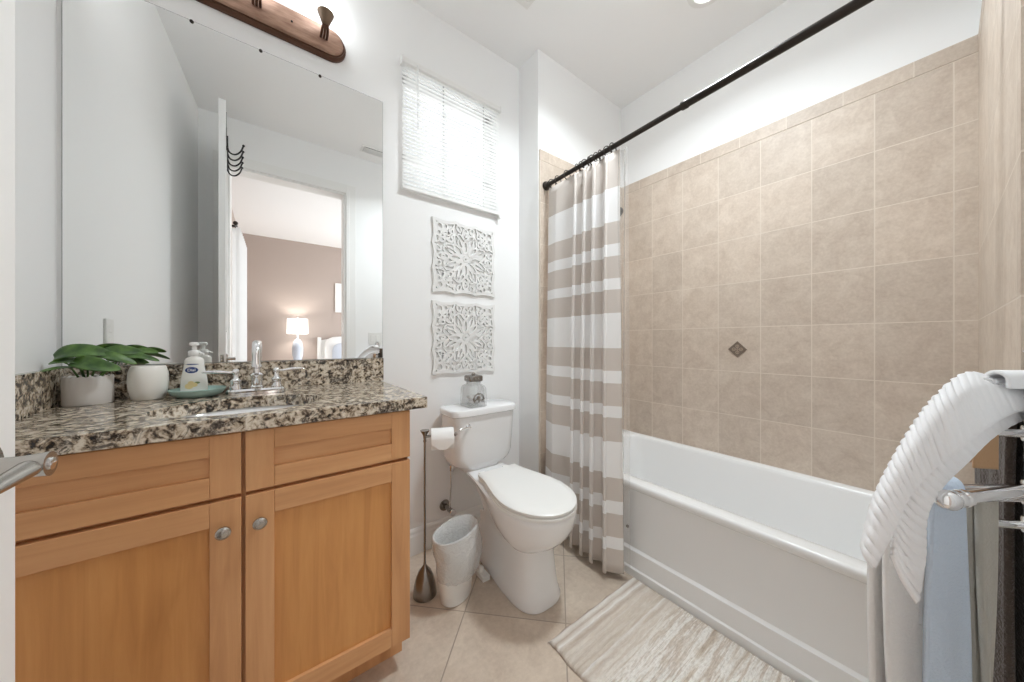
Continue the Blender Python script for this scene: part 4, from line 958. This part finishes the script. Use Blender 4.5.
R_ = Matrix.Rotation(-ang, 4, 'Z'); D0 = Vector((-0.245, YF + 0.002, 0.008))
hk = thing('over_door_hooks', 'black over-the-door hook rack on the open white door, seen in the mirror', 'hooks', D0 + R_ @ Vector((0.006, 0.40, 2.33)))
hk.rotation_euler = (0, 0, -ang)
for y in (-0.10, 0.10):
    b = MB(); b.box(-0.0055, -0.0035, y - 0.012, y + 0.012, -0.02, DHT - 2.33 + 0.0025); b.box(-DT - 0.0085, -0.0035, y - 0.012, y + 0.012, DHT - 2.33 + 0.0005, DHT - 2.33 + 0.0025); b.box(-DT - 0.0085, -DT - 0.0065, y - 0.012, y + 0.012, DHT - 2.33 - 0.03, DHT - 2.33 + 0.0025)
    b.build('hanger_strap', 'black', hk, local=True)
b = MB(); b.tube([(0, -0.20, 0.0), (0, 0.20, 0.0)], 0.005, 10); b.tube([(0, -0.20, 0.06), (0, 0.20, 0.06)], 0.005, 10); b.build('rail', 'black', hk, local=True, smooth=True)
for y in (-0.18, -0.09, 0.0, 0.09, 0.18):
    b = MB(); b.tube(catmull([(0, y, 0.075), (0.002, y, 0.0), (0.014, y, -0.028), (0.040, y, -0.030), (0.066, y, -0.002), (0.080, y, 0.040)], 5), 0.0048, 10); b.sphere((0.081, y, 0.043), 0.0075, 10, 8)
    b.build('hook', 'black', hk, local=True, smooth=True)

# ------------------------------------------------------------------ swing-arm towel rack on the doorway wall and its towels
PO = Vector((0.868, -0.0775, 0))
rk = thing('towel_rack', 'chrome swing-arm towel rack on the wall beside the tub, draped with towels', 'towel rack', (PO.x, YF, 0.97))
b = MB(); P = rrect(PO.x, 0.925, 0.022, 0.155, 0.02, 6)
b.loft([[(x, YF + 0.0005, z) for x, z in P], [(x, YF + 0.008, z) for x, z in P]]); b.box(PO.x - 0.012, PO.x + 0.012, YF + 0.004, PO.y, 0.815, 0.828); b.box(PO.x - 0.012, PO.x + 0.012, YF + 0.004, PO.y, 1.058, 1.070)
b.build('wall_plate', 'chrome', rk, bevel=0.002)
b = MB(); b.lathe([(0.006, 0.77), (0.007, 0.775), (0.007, 1.075), (0.009, 1.08), (0.006, 1.086), (0.001, 1.087)], (PO.x, PO.y, 0), 18); b.build('post', 'chrome', rk, smooth=True)
ARMS = {}
def rack_arm(key, tx, ty, z, ball=True, rad=0.0058):
    T = Vector((tx, ty, z)); P0 = Vector((PO.x, PO.y, z)); d = (T - P0).normalized(); ARMS[key] = (T, P0)
    m = MB(); m.tube([P0, T], rad, 16); m.lathe([(0.0090, z - 0.011), (0.0098, z - 0.008), (0.0098, z + 0.008), (0.0090, z + 0.011)], (PO.x, PO.y, 0), 18)
    if ball:
        m.tube([T - d * 0.030, T - d * 0.028, T - d * 0.022, T - d * 0.020, T - d * 0.018, T - d * 0.012, T - d * 0.010, T - d * 0.006], [rad, rad + 0.003, rad + 0.003, rad + 0.0008, rad + 0.0026, rad + 0.0026, rad + 0.0008, rad + 0.001], 18)
        m.sphere(T + d * 0.002, rad + 0.0045, 18, 12)
    return m.build('arm', 'chrome', rk, smooth=True)
rack_arm('low', 0.7205, -0.005, 0.8836, True, 0.0085)
rack_arm('blue', 0.745, 0.0205, 0.884, False)
rack_arm('stone', 0.742, 0.0190, 0.872, False)
rack_arm('grey', 0.7346, 0.0592, 0.832, False)
rack_arm('middle', 0.825, -0.0265, 0.962, False)
rack_arm('top', 0.800, -0.020, 1.036, False)
rack_arm('wall', 1.005, -0.046, 1.003, False)
def hang(name, arm, t0, t1, zt, drop_f, drop_b, gap, m_, label, amp=0.004, nf=2.0, thick=0.006, seed=0, flare=0.0, cat='towel'):
    """a towel folded over an arm from t0 to t1 metres behind its tip"""
    T, P0 = ARMS[arm]; d = (P0 - T).normalized(); nrm = Vector((d.y, -d.x, 0)).normalized()
    if nrm.dot(-T) < 0: nrm = -nrm                    # towards the room
    rnd = random.Random(seed); ph = rnd.uniform(0, 6)
    path = [(1, -drop_f * k / 14) for k in range(14, 0, -1)]
    arcp = [(math.cos(a), gap * math.sin(a)) for a in [PI * k / 8 for k in range(9)]]
    path = path + arcp + [(-1, -drop_b * k / 14) for k in range(1, 15)]
    m = MB(); na = 26
    def f(i, j):
        a = i; o, z = path[round(j * (len(path) - 1))]
        k = max(0, -z)
        off = o * (gap + flare * k) + amp * (0.2 + 2.2 * k) * math.sin(2 * PI * nf * a + ph + (0.8 if o < 0 else 0)) 
        along = t0 + (t1 - t0) * a + (0.012 * math.sin(7 * k + ph)) * (a - 0.5)
        p = T + d * along + nrm * off
        return (p.x, p.y, zt + z)
    m.grid(na, len(path), f)
    o = m.build(name, m_, smooth='all', solid=thick, off=0)
    return tag(o, label, cat)
hang('bath_towel', 'grey', 0.005, 0.066, 0.835, 0.42, 0.38, 0.011, 'towel_gray', 'pale grey bath towel hanging on the rack nearest the tub, under the white towel', 0.0035, 1.3, 0.009, 1, 0.010)
hang('bath_towel', 'blue', 0.003, 0.050, 0.887, 0.52, 0.50, 0.010, 'towel_blue', 'pale blue bath towel hanging on the rack behind the chrome bar end', 0.0030, 1.0, 0.009, 2, 0.006)
hang('bath_towel', 'stone', 0.080, 0.092, 0.874, 0.48, 0.46, 0.005, 'towel_stone', 'stone grey towel hanging between the blue and dark brown towels', 0.0025, 0.8, 0.008, 3, 0.004)
hang('washcloth', 'middle', 0.002, 0.018, 0.965, 0.055, 0.05, 0.005, 'towel_tan', 'small tan washcloth on the rack above the chrome bar', 0.001, 0.7, 0.003, 4, 0, 'washcloth')
hang('bath_towel', 'wall', 0.003, 0.125, 1.006, 0.62, 0.58, 0.010, 'towel_brown', 'dark brown shaggy towel hanging against the wall behind the chrome bar', 0.003, 2.6, 0.009, 5, 0.004)
hang('hand_towel', 'top', 0.035, 0.095, 1.038, 0.010, 0.010, 0.012, 'towel_white', 'smooth white hand towel folded over the top rack arm behind the ribbed towel', 0.001, 1.0, 0.005, 6, 0)

# ribbed white towel thrown over the top arms
def net(rows): return surf(rows, 22, 12)
def cloth(rows, ribs, amp):
    G_ = net(rows); ni = len(G_); out = []
    for i, r in enumerate(G_):
        t = i / (ni - 1); rib = abs(math.sin(PI * ribs * t))
        out.append([ray(u, v, z - amp * rib * (0.25 if j / (len(r) - 1) < 0.0 else 1)) for j, (u, v, z) in enumerate(r)])
    return out
front = [[(1052, 394, .495), (1050, 398, .488), (1048, 402, .484), (1046, 409, .482)],
         [(1004, 383, .482), (1008, 388, .470), (1012, 396, .464), (1018, 409, .462)],
         [(966, 373, .470), (971, 387, .452), (978, 403, .446), (987, 424, .446)],
         [(936, 396, .456), (940, 412, .438), (945, 430, .432), (952, 451, .433)],
         [(914, 425, .444), (917, 440, .428), (921, 455, .422), (927, 471, .424)],
         [(893, 461, .434), (896, 472, .420), (900, 484, .415), (906, 496, .417)],
         [(875, 499, .427), (879, 508, .415), (884, 518, .410), (891, 529, .412)],
         [(863, 546, .424), (865, 553, .413), (868, 560, .409), (872, 566, .410)]]
back = [[(1040, 404, .500), (1042, 410, .495), (1044, 418, .494)],
        [(1010, 402, .480), (1016, 412, .476), (1022, 420, .476)],
        [(976, 416, .464), (984, 428, .458), (992, 437, .458)],
        [(944, 440, .449), (955, 452, .444), (966, 462, .444)],
        [(920, 466, .440), (930, 477, .434), (941, 487, .434)],
        [(902, 494, .432), (914, 507, .427), (926, 516, .427)],
        [(893, 526, .427), (908, 545, .423), (924, 556, .424)],
        [(893, 556, .425), (903, 580, .421), (917, 603, .421)]]
wt = thing('ribbed_towel', 'white ribbed towel thrown over the top of the towel rack', 'towel', ray(966, 373, .47))
F = cloth(front, 34, 0.0020); K = cloth([[(u, v, z + 0.004) for u, v, z in r] for r in back], 30, 0.0024)
b = MB(); nc = len(F[0]); b.add([p for r in F for p in r], [(i * nc + j, i * nc + j + 1, (i + 1) * nc + j + 1, (i + 1) * nc + j) for i in range(len(F) - 1) for j in range(nc - 1)])
b.build('front_fold', 'towel_white', wt, smooth='all', solid=0.006, off=0)
b = MB(); nc = len(K[0]); b.add([p for r in K for p in r], [(i * nc + j, i * nc + j + 1, (i + 1) * nc + j + 1, (i + 1) * nc + j) for i in range(len(K) - 1) for j in range(nc - 1)])
b.build('back_fold', 'towel_white', wt, smooth='all', solid=0.005, off=0)
G2 = net(front); b = MB(); b.tube([ray(*r[-1]) for r in G2], 0.0036, 8); b.build('hem', 'towel_white', wt, smooth=True)

# ------------------------------------------------------------------ bedroom furnishings seen in the mirror
dp = thing('drape', 'bright white drape on a rod beside the bedroom window, seen through the doorway', 'curtain', (-0.25, -1.1, 0.02))
b = MB(); b.grid(90, 8, lambda a, t: (-0.235 + 0.035 * math.sin(2 * PI * 9 * a) + 0.02 * a, -0.86 - 0.9 * a, 0.02 + 2.18 * (1 - t))); b.build('panel', 'sheer', dp, smooth='all')
br_ = thing('drape_rod', 'dark drape rod above the bedroom window, seen through the doorway', 'curtain rod', (-0.25, -1.4, 2.22))
b = MB(); b.tube([(-0.235, -0.80, 2.215), (-0.235, -2.3, 2.215)], 0.011, 12); b.sphere((-0.235, -0.79, 2.215), 0.02, 12, 8); b.box(-0.36, -0.235, -0.91, -0.895, 2.205, 2.225); b.build('rod', 'bronze', br_, smooth=True)

LXc, LYc = 0.42, -3.28
nsd = thing('nightstand', 'white bedroom nightstand under the table lamp, seen through the doorway', 'nightstand', (LXc, LYc, 0))
b = MB(); b.box(LXc - 0.25, LXc + 0.25, BY + 0.02, LYc + 0.2, 0.12, 0.70); b.box(LXc - 0.27, LXc + 0.27, BY + 0.01, LYc + 0.22, 0.70, 0.725)
for sx in (-1, 1):
    for yy in (BY + 0.05, LYc + 0.17): b.box(LXc + sx * 0.22 - 0.02, LXc + sx * 0.22 + 0.02, yy - 0.02, yy + 0.02, 0, 0.12)
b.build('body', 'trim', nsd, bevel=0.004)
b = MB(); b.box(LXc - 0.22, LXc + 0.22, LYc + 0.2, LYc + 0.215, 0.42, 0.67); b.build('drawer', 'trim', nsd, bevel=0.004)
tlp = thing('table_lamp', 'lit white-shaded table lamp with a pale blue glass base, in the bedroom', 'lamp', (LXc, LYc, 0.725))
b = MB(); b.lathe([(0.07, 0.7255), (0.07, 0.74), (0.05, 0.75), (0.075, 0.85), (0.08, 0.98), (0.06, 1.08), (0.03, 1.12), (0.012, 1.13), (0.012, 1.2)], (LXc, LYc, 0), 28); b.build('base', 'blue_linen', tlp, smooth=True)
b = MB(); b.lathe([(0.15, 1.215), (0.145, 1.465)], (LXc, LYc, 0), 36, cap=False); b.build('shade', 'lampshade', tlp, smooth=True)
b = MB(); b.tube([(LXc, LYc, 1.19), (LXc, LYc, 1.49)], 0.006, 8); b.sphere((LXc, LYc, 1.495), 0.012, 10, 8); b.build('finial', 'nickel', tlp, smooth=True)
pl = bpy.data.lights.new('table_lamp_bulb', 'POINT'); pl.energy = 6; pl.color = (1, 0.95, 0.88); pl.shadow_soft_size = 0.05
po = bpy.data.objects.new('table_lamp_bulb', pl); COL.objects.link(po); po.location = (LXc, LYc, 1.36)
pf = thing('picture_frame', 'white framed print on the taupe bedroom wall', 'picture', (1.24, BY, 1.9))
b = MB()
for x0, x1, z0, z1 in ((1.02, 1.06, 1.63, 2.17), (1.42, 1.46, 1.63, 2.17), (1.06, 1.42, 1.63, 1.67), (1.06, 1.42, 2.13, 2.17)): b.box(x0, x1, BY + 0.001, BY + 0.025, z0, z1)
b.build('frame', 'trim', pf, bevel=0.003)
b = MB(); b.box(1.05, 1.43, BY + 0.002, BY + 0.010, 1.66, 2.14); b.build('mat_board', 'label_white', pf)
b = MB(); b.box(1.13, 1.35, BY + 0.009, BY + 0.012, 1.76, 2.04); b.build('print', 'ink', pf)
bd = thing('bed', 'white bed with pale blue bedding against the taupe bedroom wall', 'bed', (1.55, -2.6, 0))
b = MB(); hp = [(0.76 + 1.6 * k / 20, 1.10 + 0.12 * math.sin(PI * k / 20)) for k in range(21)]
b.loft([[(x, y, z) for x, z in hp] + [(2.36, y, 0.0), (0.76, y, 0.0)] for y in (BY + 0.03, BY + 0.07)]); b.box(0.73, 0.79, BY + 0.02, BY + 0.08, 0, 1.16); b.box(2.33, 2.39, BY + 0.02, BY + 0.08, 0, 1.16); b.build('headboard', 'trim', bd, bevel=0.004)
b = MB(); b.loft([[(x, y, z) for x, y in rrect(1.56, -2.47, 0.76, 1.0, 0.08)] for z in (0.28, 0.58)]); b.build('mattress', 'linen', bd, smooth=True)
b = MB(); b.box(0.80, 2.32, BY + 0.08, -1.48, 0.14, 0.279)
for x in (0.83, 2.29): b.box(x - 0.03, x + 0.03, -1.54, -1.48, 0, 0.15)
b.build('base', 'trim', bd, bevel=0.004)
pw = None
for x, m_, lab in ((1.17, 'linen', 'white bed pillow leaning on the headboard beside the lamp'), (1.94, 'linen', 'white bed pillow leaning on the headboard farther from the lamp'), (1.20, 'blue_linen', 'pale blue bed cushion in front of the white pillow beside the lamp')):
    b = MB(); fr = 0.30 if m_ == 'linen' else 0.24; yc = BY + (0.20 if m_ == 'linen' else 0.36)
    b.sphere((0, 0, 0), 1, 28, 16)
    b.v = [(x + fr * 1.15 * math.copysign(abs(p[0]) ** 0.55, p[0]), yc + 0.09 * p[1] * (1 - 0.45 * abs(p[0]) ** 4) - 0.10 * p[2], 0.585 + fr + fr * 0.98 * math.copysign(abs(p[2]) ** 0.55, p[2])) for p in b.v]
    tag(b.build('pillow', m_, smooth='all'), lab, 'pillow', 'pillows on the bed')
